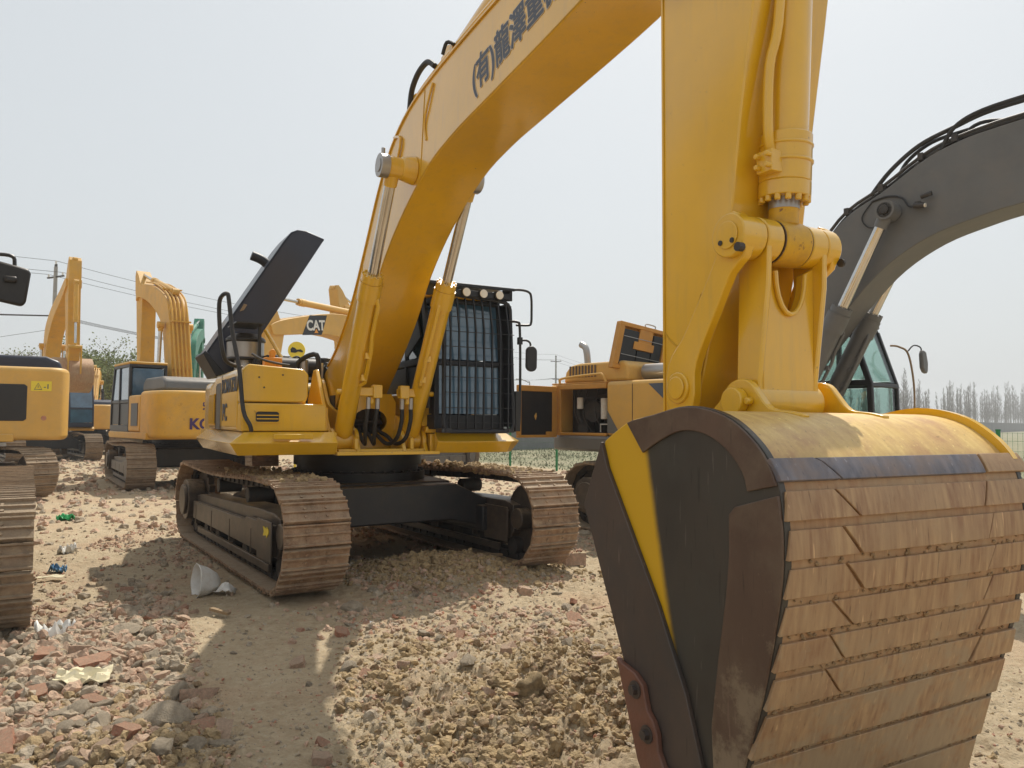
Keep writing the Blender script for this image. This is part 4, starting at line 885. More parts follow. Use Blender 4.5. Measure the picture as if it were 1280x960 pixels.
    mp_.tube(spline([(1.40, -1.66, 1.50), (1.47, -1.70, 1.52), (1.49, -1.72, 1.60), (1.49, -1.73, 2.2), (1.475, -1.74, 2.66), (1.45, -1.74, 2.73), (1.38, -1.70, 2.74)], 5), .015, 8)
    mp_.tube(spline([(1.475, -1.74, 2.52), (1.55, -1.75, 2.53), (1.60, -1.76, 2.50), (1.605, -1.76, 2.42)], 4), .012, 8)
    mp_.box(1.455, 1.50, -1.765, -1.715, 2.48, 2.56); mp_.box(1.43, 1.49, -1.74, -1.70, 1.50, 1.95)
    mo = mp_.build('mirror_pole', 'black', root)
    mm = MB(); mm.prism([(1.605+.07*math.cos(t), 2.32+(.08 if math.sin(t) > 0 else -.08)+.065*math.sin(t)) for t in [2*math.pi*k/20+.01 for k in range(20)]], -1.80, -1.755, 'y'); mm.build('mirror', 'black', mo, bevel=.012)
    hr = MB(); hr.tube(spline([(1.36, -1.66, 3.10), (1.50, -1.70, 3.11), (1.60, -1.72, 3.09), (1.635, -1.72, 3.03), (1.64, -1.72, 2.85), (1.635, -1.72, 2.74), (1.60, -1.72, 2.71), (1.44, -1.72, 2.70)], 4), .014, 8); hr.build('grab_rail', 'black', root)
    return root
main_machine()
# ================================================================== OTHER MACHINES
GRP = 'excavators parked across the rubble yard'
# M1 near left: mostly outside the frame (crawler end and mirror show)
m1 = excavator('excavator', 'nearest excavator at the left edge, only its dusty crawler end and mirror in view', (-6.45, 6.75, 0), R(37), paint='tan', boom=50, stick=-110, blen=2.3, detail=True, uc=R(-5), ucx=.33)
k = MB(Matrix.Translation((.13, -.05, 0))); k.tube(spline([(1.32, -1.35, 1.2), (1.32, -1.38, 2.0), (1.30, -1.38, 2.6), (1.30, -1.38, 2.95), (1.34, -1.38, 3.0), (1.46, -1.38, 3.0), (1.48, -1.38, 2.92), (1.48, -1.38, 2.7)], 4), .016, 8)
k.tube([(1.02, -1.35, 1.25), (1.32, -1.35, 1.25)], .016, 8)
mp1 = k.build('mirror_pole', 'black', m1)
k = MB(Matrix.Translation((.13, -.05, 0))); k.prism([(1.26, 2.62), (1.25, 2.92), (1.28, 2.96), (1.58, 2.90), (1.60, 2.86), (1.57, 2.60), (1.54, 2.57)], -1.43, -1.36, 'y'); k.box(1.40, 1.50, -1.47, -1.43, 2.76, 2.82); k.build('mirror', 'black', mp1, bevel=.02)
# M2 tan machine, left, seen from its side
m2 = excavator('excavator', 'tan excavator at the left edge with dark side door and a yellow warning sticker', (-12.5, 15.6, 0), R(-60), paint='tan', uc=R(122), boom=40, stick=-80, blen=3.0, detail=True, cwtop=2.66, sharp=True, tlen=2.9, hoody=.4)
k = MB(); k.prism([(1.0, 1.60), (1.0, 2.26), (1.04, 2.30), (2.25, 2.30), (2.3, 2.26), (2.3, 1.60), (2.25, 1.56), (1.04, 1.56)], 1.445, 1.462); dp = k.build('side_door', 'black', m2, bevel=.02)
def sticker(root, o, X, Y, w_, h_):
    mw = frame_m(o, X, Y); v = [mw @ Vector(p) for p in ((0, 0, 0), (w_, 0, 0), (w_, h_, 0), (0, h_, 0), (0, 0, .006), (w_, 0, .006), (w_, h_, .006), (0, h_, .006))]
    b = MB(); b.add(v, [(0,3,2,1),(4,5,6,7),(0,1,5,4),(1,2,6,5),(2,3,7,6),(3,0,4,7)]); s = b.build('warning_sticker', 'sticker', root)
    b = MB(); t = [mw @ Vector(p) for p in ((.06, .03, .008), (.19, .03, .008), (.125, .16, .008))]
    b.tube(t+[t[0], t[1]], .006, 4); b.tube([mw @ Vector((.125, .06, .008)), mw @ Vector((.125, .11, .008))], .006, 4); b.build('warning_triangle', 'ink', s)
    text('-1', .13, frame_m(mw @ Vector((.22, .05, .007)), X, Y), 'ink', s, bold=.003)
sticker(m2, (1.452, 2.36, 2.17), (0, 1, 0), (0, 0, 1), .36, .2)
k = MB(); k.cyl((1.449, 2.6, 1.62), (1.458, 2.6, 1.62), .05, n=16); k.build('red_reflector', 'brick', m2)
k = MB(); k.cyl((.2, 1.5, 2.85), (.2, 1.5, 3.05), .09); k.cyl((.2, 1.35, 3.1), (.2, 1.65, 3.1), .16, n=18); k.tube([(.45, 1.2, 2.85), (.45, 1.2, 3.4)], .02); k.build('air_precleaner', 'dark', m2)
# M3 yellow machine seen from behind, lettering on the counterweight
m3 = excavator('excavator', 'yellow excavator seen from behind with purple lettering on its counterweight, boom raised', (-8.65, 20.3, 0), R(220), paint='yel2', uc=R(173), boom=42, stick=-95, pipes=True, hood='grey', detail=True, boomL=5.6, stickL=2.9, tall_hood=True)
tg = frame_m((1.16, 2.96, 1.42), (-1, 0, 0), (0, 0, 1))
text('KOMATSU', .34, frame_m((.80, 3.004, 1.40), (-1, 0, 0), (0, 0, 1)), 'purple', m3, bold=.012)
text('tM', .17, frame_m((.50, 3.004, 2.02), (0, 0, -1), (-1, 0, 0)), 'purple', m3, bold=.006)
# M4 vertical stick, far left
m4 = excavator('excavator', 'far yellow excavator with a tall vertical stick in front of a blue grey cab', (-18.9, 31.2, 0), R(40), paint='yel2', boom=47, stick=-82, cabm='navy', boomL=6.2)
# M5
m5 = excavator('excavator', 'farthest tan excavator behind the vertical stick, with pipes on a low boom', (-20.6, 37.5, 0), R(205), paint='tan', boom=14, stick=-110, pipes=True, boomL=5.6)
# M6 green
m6 = excavator('excavator', 'green excavator mostly hidden behind the yellow one, its green stick standing up', (-12.2, 28.6, 0), R(196), paint='green', boom=40, stick=-80, boomL=5.4, hood='grey', tall_hood=False)
# M7 tan machine with emblem on the boom
m7 = excavator('excavator', 'tan excavator behind the middle machine with a black badge on its level boom', (-3.6, 24.4, 0), R(-26), paint='tan', boom=20, stick=-84, boomL=6.0, bucket=False)
_, f7 = boom_canon((-.15, 1.85), R(20), 6.0)
c0 = f7((5.15, .53)); c1 = f7((4.25, .98)); dy, dz = c1[0]-c0[0], c1[1]-c0[1]; 
X7 = Vector((0, dy, dz)).normalized(); Y7 = Vector((1, 0, 0)).cross(X7)
mw = frame_m((.262, c0[0], c0[1]), X7, Y7)
k = MB(); k.add([mw @ Vector(p) for p in ((-.05, -.27, 0), (.72, -.27, 0), (.98, .25, 0), (.28, .25, 0), (-.05, -.27, .006), (.72, -.27, .006), (.98, .25, .006), (.28, .25, .006))], [(0,3,2,1),(4,5,6,7),(0,1,5,4),(1,2,6,5),(2,3,7,6),(3,0,4,7)])
bdg = k.build('badge', 'black', m7)
text('CAT', .37, mw @ Matrix.Translation((.13, -.14, .007)), 'white', bdg, bold=.012)
k = MB(); k.add([mw @ Vector(p) for p in ((.42, -.22, .009), (.58, -.22, .009), (.50, -.11, .009), (.42, -.22, .013), (.58, -.22, .013), (.50, -.11, .013))], [(0,2,1),(3,4,5),(0,1,4,3),(1,2,5,4),(2,0,3,5)]); k.build('badge_triangle', 'orange', bdg)
# M8 tan, stick tip behind
m8 = excavator('excavator', 'distant tan excavator whose stick tip and chrome ram rise above the badged boom', (-4.9, 32.0, 0), R(-22), paint='tan', boom=46, stick=-100, boomL=5.7)

# M9: dark grey boom, tan body; side door, engine bay and hood lid stand open
M['orange2'] = mat('orange_yellow_primer', (0.52, 0.25, 0.04), 0.55, var=.15, dirt=.4, dirtcol=(.3, .16, .06))
def grey_machine():
    root = empty('excavator', (4.047, 10.5, 0), R(40))
    tag(root, 'tan excavator with curved dark grey boom, open side door and a raised hood lid', 'excavator', GRP)
    T = Matrix.Translation((0, .95, 0))
    for x, sd_ in ((-1.25, -1), (1.3, 1)): track_unit(root, T, x, -2.3, 2.25, m='trackd', side=sd_)
    carbody(root, T, -1.25, 1.3, 0)
    up = [(.75, 1.95), (.5, 2.5), (.1, 3.15), (-.38, 3.92), (-.72, 4.28), (-1.16, 4.49), (-1.64, 4.76), (-1.99, 4.88), (-2.41, 4.94), (-3.2, 4.95), (-4.5, 4.7), (-5.8, 4.25)]
    lo = [(.7, 1.6), (.35, 1.92), (.0, 2.27), (-.42, 2.74), (-.80, 3.18), (-1.22, 3.57), (-1.7, 3.83), (-2.2, 3.96), (-2.65, 4.03), (-3.5, 4.08), (-4.6, 4.0), (-5.8, 3.85)]
    b = MB(); b.prism(sp2(up, 4)+sp2(lo, 4)[::-1], -.27, .27); bo = b.build('boom', 'grey', root, bevel=.01)
    for sx in (-1, 1):
        cylinder(root, (sx*.42, .12, 1.50), (sx*.42, -1.30, 4.20), .125, .57, m='grey', pipe=(-sx*.6, -.8, -.2))
    p = MB()
    for sx in (-1, 1): p.cyl((sx*.27, -1.30, 4.20), (sx*.52, -1.30, 4.20), .10, n=20); p.cyl((sx*.52, -1.30, 4.20), (sx*.55, -1.30, 4.20), .06, n=6)
    p.build('boom_pin', 'dark', bo, bevel=.008, split=2)
    l = MB(); l.box(-.34, -.27, -1.64, -1.58, 4.20, 4.27); l.cyl((-.36, -1.58, 4.22), (-.36, -1.70, 4.20), .032, n=12); l.cyl((-.35, -1.66, 4.31), (-.35, -1.78, 4.33), .028, n=12); lm = l.build('boom_lamp', 'dark', bo)
    l = MB(); l.cyl((-.36, -1.715, 4.199), (-.36, -1.70, 4.2), .026, n=12); l.build('lamp_lens', 'lamp', lm)
    l = MB(); l.tube(spline([(-.28, -1.05, 4.40), (-.29, -1.25, 4.42), (-.30, -1.42, 4.36), (-.31, -1.5, 4.24), (-.33, -1.6, 4.22)], 4), .012, 6); l.build('lamp_cable', 'rubber', bo)
    l = MB(); l.tube(spline([(-.28, -1.05, 4.40), (-.29, -.92, 4.22), (-.29, -1.0, 4.08), (-.29, -1.15, 4.06)], 4), .008, 6); l.build('lamp_cable', 'rubber', bo)
    h = MB()
    U = [(.15, 3.2), (-.36, 4.00), (-.70, 4.36), (-1.14, 4.57), (-1.62, 4.84), (-2.0, 4.96), (-2.7, 5.03), (-3.6, 4.98)]
    for x in (-.22, -.12, .12, .22): h.tube(spline([(x, y, z) for y, z in U], 3), .022, 7)
    for i in (1, 2, 3, 4, 5): y, z = U[i]; h.box(-.26, .26, y-.03, y+.03, z-.05, z+.035)
    h.build('hydraulic_pipe', 'dark', bo)
    h = MB()
    h.tube(spline([(-.2, -1.0, 4.5), (-.22, -1.25, 4.75), (-.22, -1.6, 4.98), (-.2, -2.0, 5.10), (-.2, -2.4, 5.18), (-.2, -3.2, 5.2)], 5), .028, 8)
    h.tube(spline([(-.1, -1.25, 4.58), (-.1, -1.4, 4.85), (-.1, -1.7, 5.02), (-.1, -2.1, 5.06)], 5), .024, 8)
    h.tube(spline([(-.24, -1.85, 4.85), (-.24, -2.0, 5.08), (-.22, -2.3, 5.20), (-.2, -2.9, 5.24)], 5), .026, 8)
    h.tube(spline([(.1, -1.75, 4.9), (.1, -2.1, 5.16), (.05, -2.4, 5.12), (.0, -2.6, 5.02)], 5), .024, 8); h.build('hydraulic_hose', 'rubber', bo, split=1)
    for x in (-.17, .13):
        lg = MB(); lg.prism([(-1.35, 4.55), (-1.6, 4.86), (-1.78, 4.92), (-2.0, 4.83)], x, x+.04); lg.build('cylinder_lug', 'grey', bo, bevel=.01)
    cylinder(root, (0, -1.78, 4.84), (0, -4.6, 4.9), .115, .6, m='grey', name='stick_cylinder')
    st = MB(); st.prism([(-4.5, 4.85), (-4.8, 4.9), (-5.5, 4.1), (-5.35, 1.3), (-5.05, 1.2), (-4.8, 3.6)], -.2, .2); st.build('stick', 'grey', root, bevel=.01)
    d = MB()
    for x in (-.33, .29): d.prism([(1.0, 1.3), (.95, 1.75), (.7, 2.0), (.4, 1.9), (.0, 1.4), (.0, 1.3)], x, x+.04)
    for xc in (-.42, .42):
        for sx in (-.14, .14): d.prism([(-.08, 1.16), (-.03, 1.58), (.20, 1.64), (.40, 1.16)], xc+sx-.02, xc+sx+.02)
    d.box(-1.42, 1.45, -.2, .9, 1.14, 1.30)
    d.build('boom_bracket', 'grey', root, bevel=.01)
    # skirt and tan body; the rear left corner is the open bay
    s = MB(); s.prism(sp2([(-1.48, .3), (-1.49, 2.6), (-1.44, 3.4), (-1.15, 3.78), (-.4, 3.86)], 3)+[(1.45, 3.86), (1.45, .3)], 1.17, 1.40, 'z'); s.build('skirt', 'grey', root, bevel=.04)
    b = MB(); b.box(-1.45, -.45, .35, 2.40, 1.403, 2.22); b1 = b.build('body_cover', 'tan', root, bevel=.06, seg=3)
    b = MB(); b.box(-.4, 1.42, 1.5, 3.8, 1.403, 2.22); b.box(-1.3, -.4, 3.62, 3.82, 1.403, 2.22); b.build('counterweight', 'tan', root, bevel=.08, seg=3)
    v = MB(); v.box(-1.4535, -1.448, 1.875, 1.885, 1.45, 2.17); v.build('panel_seam', 'dark', b1)
    b = MB(); b.box(-1.44, -1.38, 2.405, 3.42, 1.403, 1.45); b.box(-1.45, -1.40, 3.38, 3.48, 1.403, 2.2); b.box(-1.45, -1.38, 2.405, 3.45, 2.12, 2.2); b.box(-1.43, -.5, 2.405, 3.6, 2.2, 2.225)
    b.build('bay_frame', 'orange2', root, bevel=.012)
    b = MB(); b.prism([(2.08, 2.23), (2.08, 2.46), (2.16, 2.53), (3.1, 2.53), (3.3, 2.50), (3.40, 2.40), (3.44, 2.23)], -1.32, -.3); h = b.build('engine_hood', 'tan', root, bevel=.04, seg=3)
    v = MB()
    for k in range(9):
        yy = 3.28-k*.068; v.box(-1.33, -1.315, yy-.016, yy+.016, 2.31, 2.49)
    v.build('hood_louvre', 'bplate', h)
    r_ = MB(); r_.tube(spline([(-1.40, 3.40, 2.16), (-1.42, 3.42, 2.24), (-1.42, 3.34, 2.30), (-1.42, 2.62, 2.34), (-1.42, 2.5, 2.32), (-1.40, 2.43, 2.20)], 4), .02, 8); r_.build('handrail', 'tan', root)
    e = MB(); e.box(-.95, -.5, 2.405, 3.6, 1.41, 2.19); eb = e.build('engine_bay', 'black', root)
    e = MB(); e.cyl((-1.15, 2.95, 1.78), (-.9, 2.95, 1.78), .17, n=24); e.box(-1.12, -.93, 3.1, 3.3, 1.45, 1.9); e.cyl((-1.1, 2.6, 1.45), (-1.1, 2.6, 2.1), .03); e.cyl((-1.05, 3.3, 1.95), (-1.05, 2.5, 2.05), .04)
    for kk in range(9):
        y0 = random.uniform(2.5, 3.3); e.tube(spline([(-1.05, y0, 1.45), (-1.16, y0+.1, 1.75), (-1.03, y0+random.uniform(-.25, .25), 2.15)], 5), .014, 7)
    e.build('engine', 'dark', eb)
    for y, z0, z1, r0 in ((2.66, 1.66, 1.98, .055), (2.52, 1.70, 1.98, .05), (3.18, 1.82, 2.0, .05)):
        f = MB(); f.cyl((-1.2, y, z0), (-1.2, y, z1), r0, n=18); f.build('filter_canister', 'white', eb, bevel=.01)
    f = MB(); f.tube([(-1.22, 2.72, 1.46), (-1.22, 2.72, 1.58), (-1.22, 2.5, 1.58), (-1.22, 2.5, 1.46)], .012, 6); f.build('filter_bracket', 'white', eb)
    # open door, swung square to the side
    T2 = Matrix.Translation((-1.47, 3.46, 0)) @ Matrix.Rotation(R(4), 4, 'Z'); d = MB(T2)
    d.box(-.86, 0, -.03, .02, 1.37, 1.41); d.box(-.86, 0, -.03, .02, 2.08, 2.17); d.box(-.10, 0, -.03, .02, 1.41, 2.08); d.box(-.86, -.79, -.03, .02, 1.41, 2.08); d.box(-.24, -.10, -.035, .0, 1.37, 1.46)
    dd = d.build('side_door', 'orange2', root, bevel=.008)
    d = MB(T2); d.box(-.79, -.10, -.012, .008, 1.41, 2.08); d.build('door_lining', 'black', dd)
    d = MB(T2); d.prism([(-.50, 1.70), (-.46, 1.75), (-.45, 1.70), (-.47, 1.64)], -.02, -.012, 'y'); d.build('door_latch', 'tan', dd)
    # raised hood lid standing on its hinge
    T3 = Matrix.Translation((-1.42, 2.28, 2.42)) @ Matrix.Rotation(R(6), 4, 'Y') @ Matrix.Rotation(R(-4), 4, 'Z')
    def lb(mb, x0, x1, y0, y1, z0, z1):
        k_ = .16
        v = [(x0+k_*z0, y0, z0), (x1+k_*z0, y0, z0), (x1+k_*z0, y1, z0), (x0+k_*z0, y1, z0), (x0+k_*z1, y0, z1), (x1+k_*z1, y0, z1), (x1+k_*z1, y1, z1), (x0+k_*z1, y1, z1)]
        mb.add(v, [(0,3,2,1),(4,5,6,7),(0,1,5,4),(1,2,6,5),(2,3,7,6),(3,0,4,7)])
    l = MB(T3); lb(l, -.05, 1.0, -.04, .04, 0, .06); lb(l, -.05, 1.0, -.04, .04, .66, .72); lb(l, -.05, .05, -.04, .04, .06, .66); lb(l, .92, 1.0, -.04, .04, .06, .66); lb(l, -.05, 1.0, .04, .06, 0, .72)
    lb(l, .38, .66, -.036, .03, .36, .66); lb(l, .30, .72, -.038, .03, .34, .46)
    ld = l.build('hood_lid', 'orange2', root, bevel=.006)
    l = MB(T3); lb(l, .06, .38, -.02, .035, .08, .62); lb(l, .70, .90, -.02, .035, .07, .62); lb(l, .40, .68, -.02, .035, .06, .33); l.build('lid_lining', 'black', ld)
    l = MB(T3)
    for z in (.22, .50): lb(l, .06, .90, -.046, -.040, z, z+.010)
    l.build('lid_strap', 'steel', ld, split=1)
    l = MB(T3); l.tube(spline([(.62, 0, .72), (.62, 0, .77), (.82, 0, .77), (.82, 0, .72)], 3), .01, 6); l.build('lid_handle', 'steel', ld)
    e = MB(); e.tube(spline([(-.8, 3.40, 2.5), (-.8, 3.42, 2.70), (-.8, 3.46, 2.84), (-.8, 3.56, 2.90)], 4), .055, 12); e.build('exhaust_pipe', 'steel', root)
    e = MB(); e.cyl((-1.0, 2.0, 2.36), (-1.0, 1.0, 2.36), .12, n=20); e.build('muffler', 'steel', root)
    e = MB(); e.prism([(1.58, 2.16), (.9, 2.16), (.9, 1.7), (1.2, 1.85)][::-1], -1.4575, -1.4515); e.build('chevron_decal', 'ink', b1)
    e = MB(); e.prism([(2.36, 1.45), (2.36, 1.78), (2.12, 1.45)], -1.4575, -1.4515); e.build('chevron_decal', 'grey', b1)
    h = MB()
    for x in (-.25, -.12, .12, .25): h.tube(spline([(x*1.6, -.1, 2.2), (x*1.3, -.2, 1.95), (x, .0, 1.65), (x*.6, .4, 1.6)], 5), .026, 8)
    h.build('boom_hose', 'rubber', root, split=1)
    b = MB(); b.box(.5, 1.44, -.5, 1.5, 1.303, 1.42); b.build('cab_base', 'tan', root, bevel=.02)
    make_cab(root, .60, 1.44, -.62, 1.2, 1.42, 3.0, 'black', roof='grey', glass='clear')
    k = MB(); k.tube(spline([(1.45, -.60, 1.45), (1.56, -.72, 1.6), (1.60, -.74, 2.1), (1.53, -.70, 2.60), (1.46, -.6, 2.72), (1.40, -.5, 2.74)], 5), .014, 8)
    mpo = k.build('mirror_pole', 'wood', root)
    k = MB(); k.tube(spline([(1.52, -.70, 2.66), (1.60, -.74, 2.74), (1.73, -.78, 2.72), (1.77, -.78, 2.64)], 4), .01, 8); k.build('mirror_arm', 'black', mpo)
    k = MB(); k.prism([(1.70, 2.42), (1.68, 2.62), (1.72, 2.68), (1.82, 2.66), (1.88, 2.50), (1.87, 2.38), (1.83, 2.34), (1.76, 2.36)], -.83, -.77, 'y'); k.build('mirror', 'grey', mpo, bevel=.02)
grey_machine()
# round yellow sign behind
k = MB(); k.cyl((-4.80, 17.02, 3.17), (-4.80, 17.06, 3.17), .19, n=40); k.cyl((-4.80, 17.09, 0), (-4.80, 17.09, 3.3), .025, n=10)
sg = k.build('round_sign', 'sticker', None); tag(sg, 'round yellow sign with a black digger shape behind the main machine\'s engine', 'sign')
k = MB(); k.prism([(-4.93, 3.19), (-4.89, 3.24), (-4.83, 3.22), (-4.79, 3.18), (-4.70, 3.19), (-4.65, 3.15), (-4.66, 3.12), (-4.76, 3.14), (-4.82, 3.11), (-4.92, 3.12)], 17.012, 17.019, 'y'); k.build('sign_emblem', 'black', sg)

# ================================================================== GROUND
def vnoise(x, y, seed=0):
    xi = np.floor(x).astype(np.int64); yi = np.floor(y).astype(np.int64); xf = x-xi; yf = y-yi
    def h(a, b):
        n = (a*374761393+b*668265263+seed*974711) & 0x7fffffff
        n = (n ^ (n >> 13))*1274126177 & 0x7fffffff
        return ((n ^ (n >> 16)) & 0xffff)/65535.0
    u = xf*xf*(3-2*xf); v = yf*yf*(3-2*yf)
    return (h(xi, yi)*(1-u)+h(xi+1, yi)*u)*(1-v)+(h(xi, yi+1)*(1-u)+h(xi+1, yi+1)*u)*v
def fbm(x, y, sc, oc=4, seed=0, gain=.5):
    r = 0; a = 1; t = 0
    for o in range(oc):
        r = r+a*vnoise(x*sc*(2**o)+13.7*o, y*sc*(2**o)+7.1*o, seed+o); t += a; a *= gain
    return r/t
def bump2(x, y, cx, cy, rx, ry): return np.exp(-(((x-cx)/rx)**2+((y-cy)/ry)**2))
def path_in(x, y):
    xc = -0.98-(y-3.5)*.36; hw = .17+.10*np.maximum(y-3.5, 0)
    return np.clip(1.6-np.abs(x-xc)/hw, 0, 1)*(y < 8.5)*(y > 3.0)
def rough_mask(x, y):
    m = 0.35+0*x
    m = m+0.9*bump2(x, y, 0.2, 4.6, 1.5, 1.5)+0.8*bump2(x, y, -2.1, 3.6, .9, .8)+.8*bump2(x, y, -3.0, 5.2, .8, 1.6)+.4*bump2(x, y, 1.2, 7.6, 1.2, 1.0)
    m = m*(1-.85*path_in(x, y))
    return np.clip(m, .06, 1.1)
def height(x, y):
    d = np.sqrt(x*x+y*y)
    near = np.clip(1.6-d/22, 0, 1)
    m = rough_mask(x, y)
    h = 0.10*(fbm(x, y, .35, 3, 1)-.5)
    h = h+.13*bump2(x, y, .3, 4.7, 1.0, .9)+.13*bump2(x, y, -1.75, 3.75, .65, .4)+.07*bump2(x, y, -3.1, 5.3, .6, 1.3)
    cl = 1-np.abs(fbm(x, y, 4.2, 3, 9)*2-1); cl2 = 1-np.abs(fbm(x, y, 10.5, 3, 21)*2-1)
    h = h+near*m*(.085*(cl-.8)+.055*(cl2-.8))+near*.03*(fbm(x, y, 7, 4, 33)-.5)+near*m*.045*(1-np.abs(fbm(x, y, 19, 3, 41)*2-1)-.8)+near*m*.02*(vnoise(x*41, y*41, 5)-.5)
    # lower right under the bucket
    fl = bump2(x, y, 2.2, 2.9, 1.0, .8); h = h*(1-.7*fl)-.03*fl
    for cx, cy in ((-3.4, 8.6), (-1.2, 10.2)): h = h*(1-.6*bump2(x, y, cx, cy, 1.2, 1.6))
    h = h+.18*bump2(x, y, -.75, 8.6, .8, .45)*(1+.6*(cl2-.7))
    # beyond the fence the field lies level
    return np.where(d > 60, h*.3, h)-.045
def build_ground():
    rs = list(np.geomspace(.25, 2.0, 14))[:-1]+list(np.geomspace(2.0, 16, 520))[:-1]+list(np.geomspace(16, 60, 90))[:-1]+list(np.geomspace(60, 700, 20))
    an = list(np.linspace(-44, 44, 640))+list(np.linspace(44, 316, 44))[1:-1]
    rs = np.array(rs); an = np.radians(np.array(an)); NR, NA = len(rs), len(an)
    RR, AA = np.meshgrid(rs, an, indexing='ij'); X = RR*np.sin(AA); Y = RR*np.cos(AA); Z = height(X, Y)
    vs = np.stack([X, Y, Z], -1).reshape(-1, 3)
    i, j = np.meshgrid(np.arange(NR-1), np.arange(NA), indexing='ij'); j2 = (j+1) % NA
    F = np.stack([i*NA+j, (i+1)*NA+j, (i+1)*NA+j2, i*NA+j2], -1).reshape(-1, 4)[:, ::-1]
    me = bpy.data.meshes.new('ground'); n = len(vs)
    vs = np.vstack([vs, [[0, 0, float(height(np.array([0.]), np.array([0.]))[0])]]])
    tri = np.stack([np.full(NA, n), np.arange(NA), (np.arange(NA)+1) % NA], -1)
    me.vertices.add(n+1); me.vertices.foreach_set('co', vs.ravel().astype(np.float32))
    loops = np.concatenate([F.ravel(), tri[:, ::-1].ravel()]); me.loops.add(len(loops)); me.loops.foreach_set('vertex_index', loops.astype(np.int32))
    st = np.concatenate([np.arange(len(F))*4, len(F)*4+np.arange(NA)*3]); me.polygons.add(len(st)); me.polygons.foreach_set('loop_start', st.astype(np.int32))
    me.update(calc_edges=True); me.validate()
    me.polygons.foreach_set('use_smooth', np.ones(len(me.polygons), dtype=bool))
    o = bpy.data.objects.new('ground', me); COL.objects.link(o); o['kind'] = 'structure'
    # soil material
    m = bpy.data.materials.new('dry_rubble_soil'); m.use_nodes = True; n = m.node_tree.nodes; l = m.node_tree.links; b = n['Principled BSDF']
    b.inputs['Roughness'].default_value = .95; b.inputs['Specular IOR Level'].default_value = .2
    tc = n.new('ShaderNodeTexCoord')
    def N(sc, det=6, ro=.6, kind='noise'):
        if kind == 'noise':
            t = n.new('ShaderNodeTexNoise'); t.inputs['Scale'].default_value = sc; t.inputs['Detail'].default_value = det; t.inputs['Roughness'].default_value = ro; l.new(tc.outputs['Object'], t.inputs['Vector']); return t.outputs['Fac']
        t = n.new('ShaderNodeTexVoronoi'); t.inputs['Scale'].default_value = sc; l.new(tc.outputs['Object'], t.inputs['Vector']); return t
    def MR(s, a, c, inter='LINEAR'):
        r = n.new('ShaderNodeMapRange'); r.interpolation_type = inter; r.inputs['From Min'].default_value = a; r.inputs['From Max'].default_value = c; l.new(s, r.inputs['Value']); return r.outputs[0]
    def MX(f, a, c):
        x = n.new('ShaderNodeMix'); x.data_type = 'RGBA'
        for i_, q in ((6, a), (7, c)):
            if isinstance(q, tuple): x.inputs[i_].default_value = (*q, 1)
            else: l.new(q, x.inputs[i_])
        l.new(f, x.inputs[0]); return x.outputs[2]
    def MU(a, c):
        x = n.new('ShaderNodeMath'); x.operation = 'MULTIPLY'; l.new(a, x.inputs[0])
        if isinstance(c, float): x.inputs[1].default_value = c
        else: l.new(c, x.inputs[1])
        return x.outputs[0]
    col = MX(MR(N(1.3, 8), .35, .65), (.33, .25, .155), (.44, .345, .225))
    col = MX(MR(N(14, 8, .7), .35, .7), col, (.50, .41, .28))
    col = MX(MU(MR(N(.8, 6), .50, .62), .4), col, (.45, .30, .19))
    v = N(38, kind='v'); vr = MR(v.outputs['Distance'], .18, .12)
    sp = n.new('ShaderNodeSeparateColor'); l.new(v.outputs['Color'], sp.inputs[0])
    col = MX(MU(vr, MR(sp.outputs[0], .70, .72)), col, (.42, .24, .16))
    col = MX(MU(vr, MR(sp.outputs[1], .72, .74)), col, (.46, .42, .35))
    col = MX(MU(vr, MR(sp.outputs[2], .80, .82)), col, (.13, .10, .07))
    # far field beyond the fence turns to thin dry grass: signed distance to the fence line
    sx = n.new('ShaderNodeSeparateXYZ'); l.new(tc.outputs['Object'], sx.inputs[0])
    a1 = n.new('ShaderNodeMath'); a1.operation = 'MULTIPLY_ADD'; l.new(sx.outputs[0], a1.inputs[0]); a1.inputs[1].default_value = .817; a1.inputs[2].default_value = -(1.56*.817+26.6*.577)
    a2 = n.new('ShaderNodeMath'); a2.operation = 'MULTIPLY_ADD'; l.new(sx.outputs[1], a2.inputs[0]); a2.inputs[1].default_value = .577; l.new(a1.outputs[0], a2.inputs[2])
    grass = MX(MR(N(2.2, 8, .7), .35, .65), (.25, .23, .15), (.17, .18, .10))
    grass = MX(MR(N(.25, 5), .45, .6), grass, (.27, .245, .16))
    a3 = n.new('ShaderNodeMath'); a3.operation = 'ADD'; l.new(a2.outputs[0], a3.inputs[0]); l.new(N(.9, 4), a3.inputs[1])
    col = MX(MR(a3.outputs[0], .6, 1.4), col, grass)
    l.new(col, b.inputs['Base Color'])
    bp = n.new('ShaderNodeBump'); bp.inputs['Strength'].default_value = .9; bp.inputs['Distance'].default_value = .03; l.new(N(26, 9, .72), bp.inputs['Height'])
    bp2 = n.new('ShaderNodeBump'); bp2.inputs['Strength'].default_value = .5; bp2.inputs['Distance'].default_value = .008; l.new(v.outputs['Distance'], bp2.inputs['Height']); l.new(bp.outputs[0], bp2.inputs['Normal'])
    l.new(bp2.outputs[0], b.inputs['Normal']); me.materials.append(m)
    return o
build_ground()

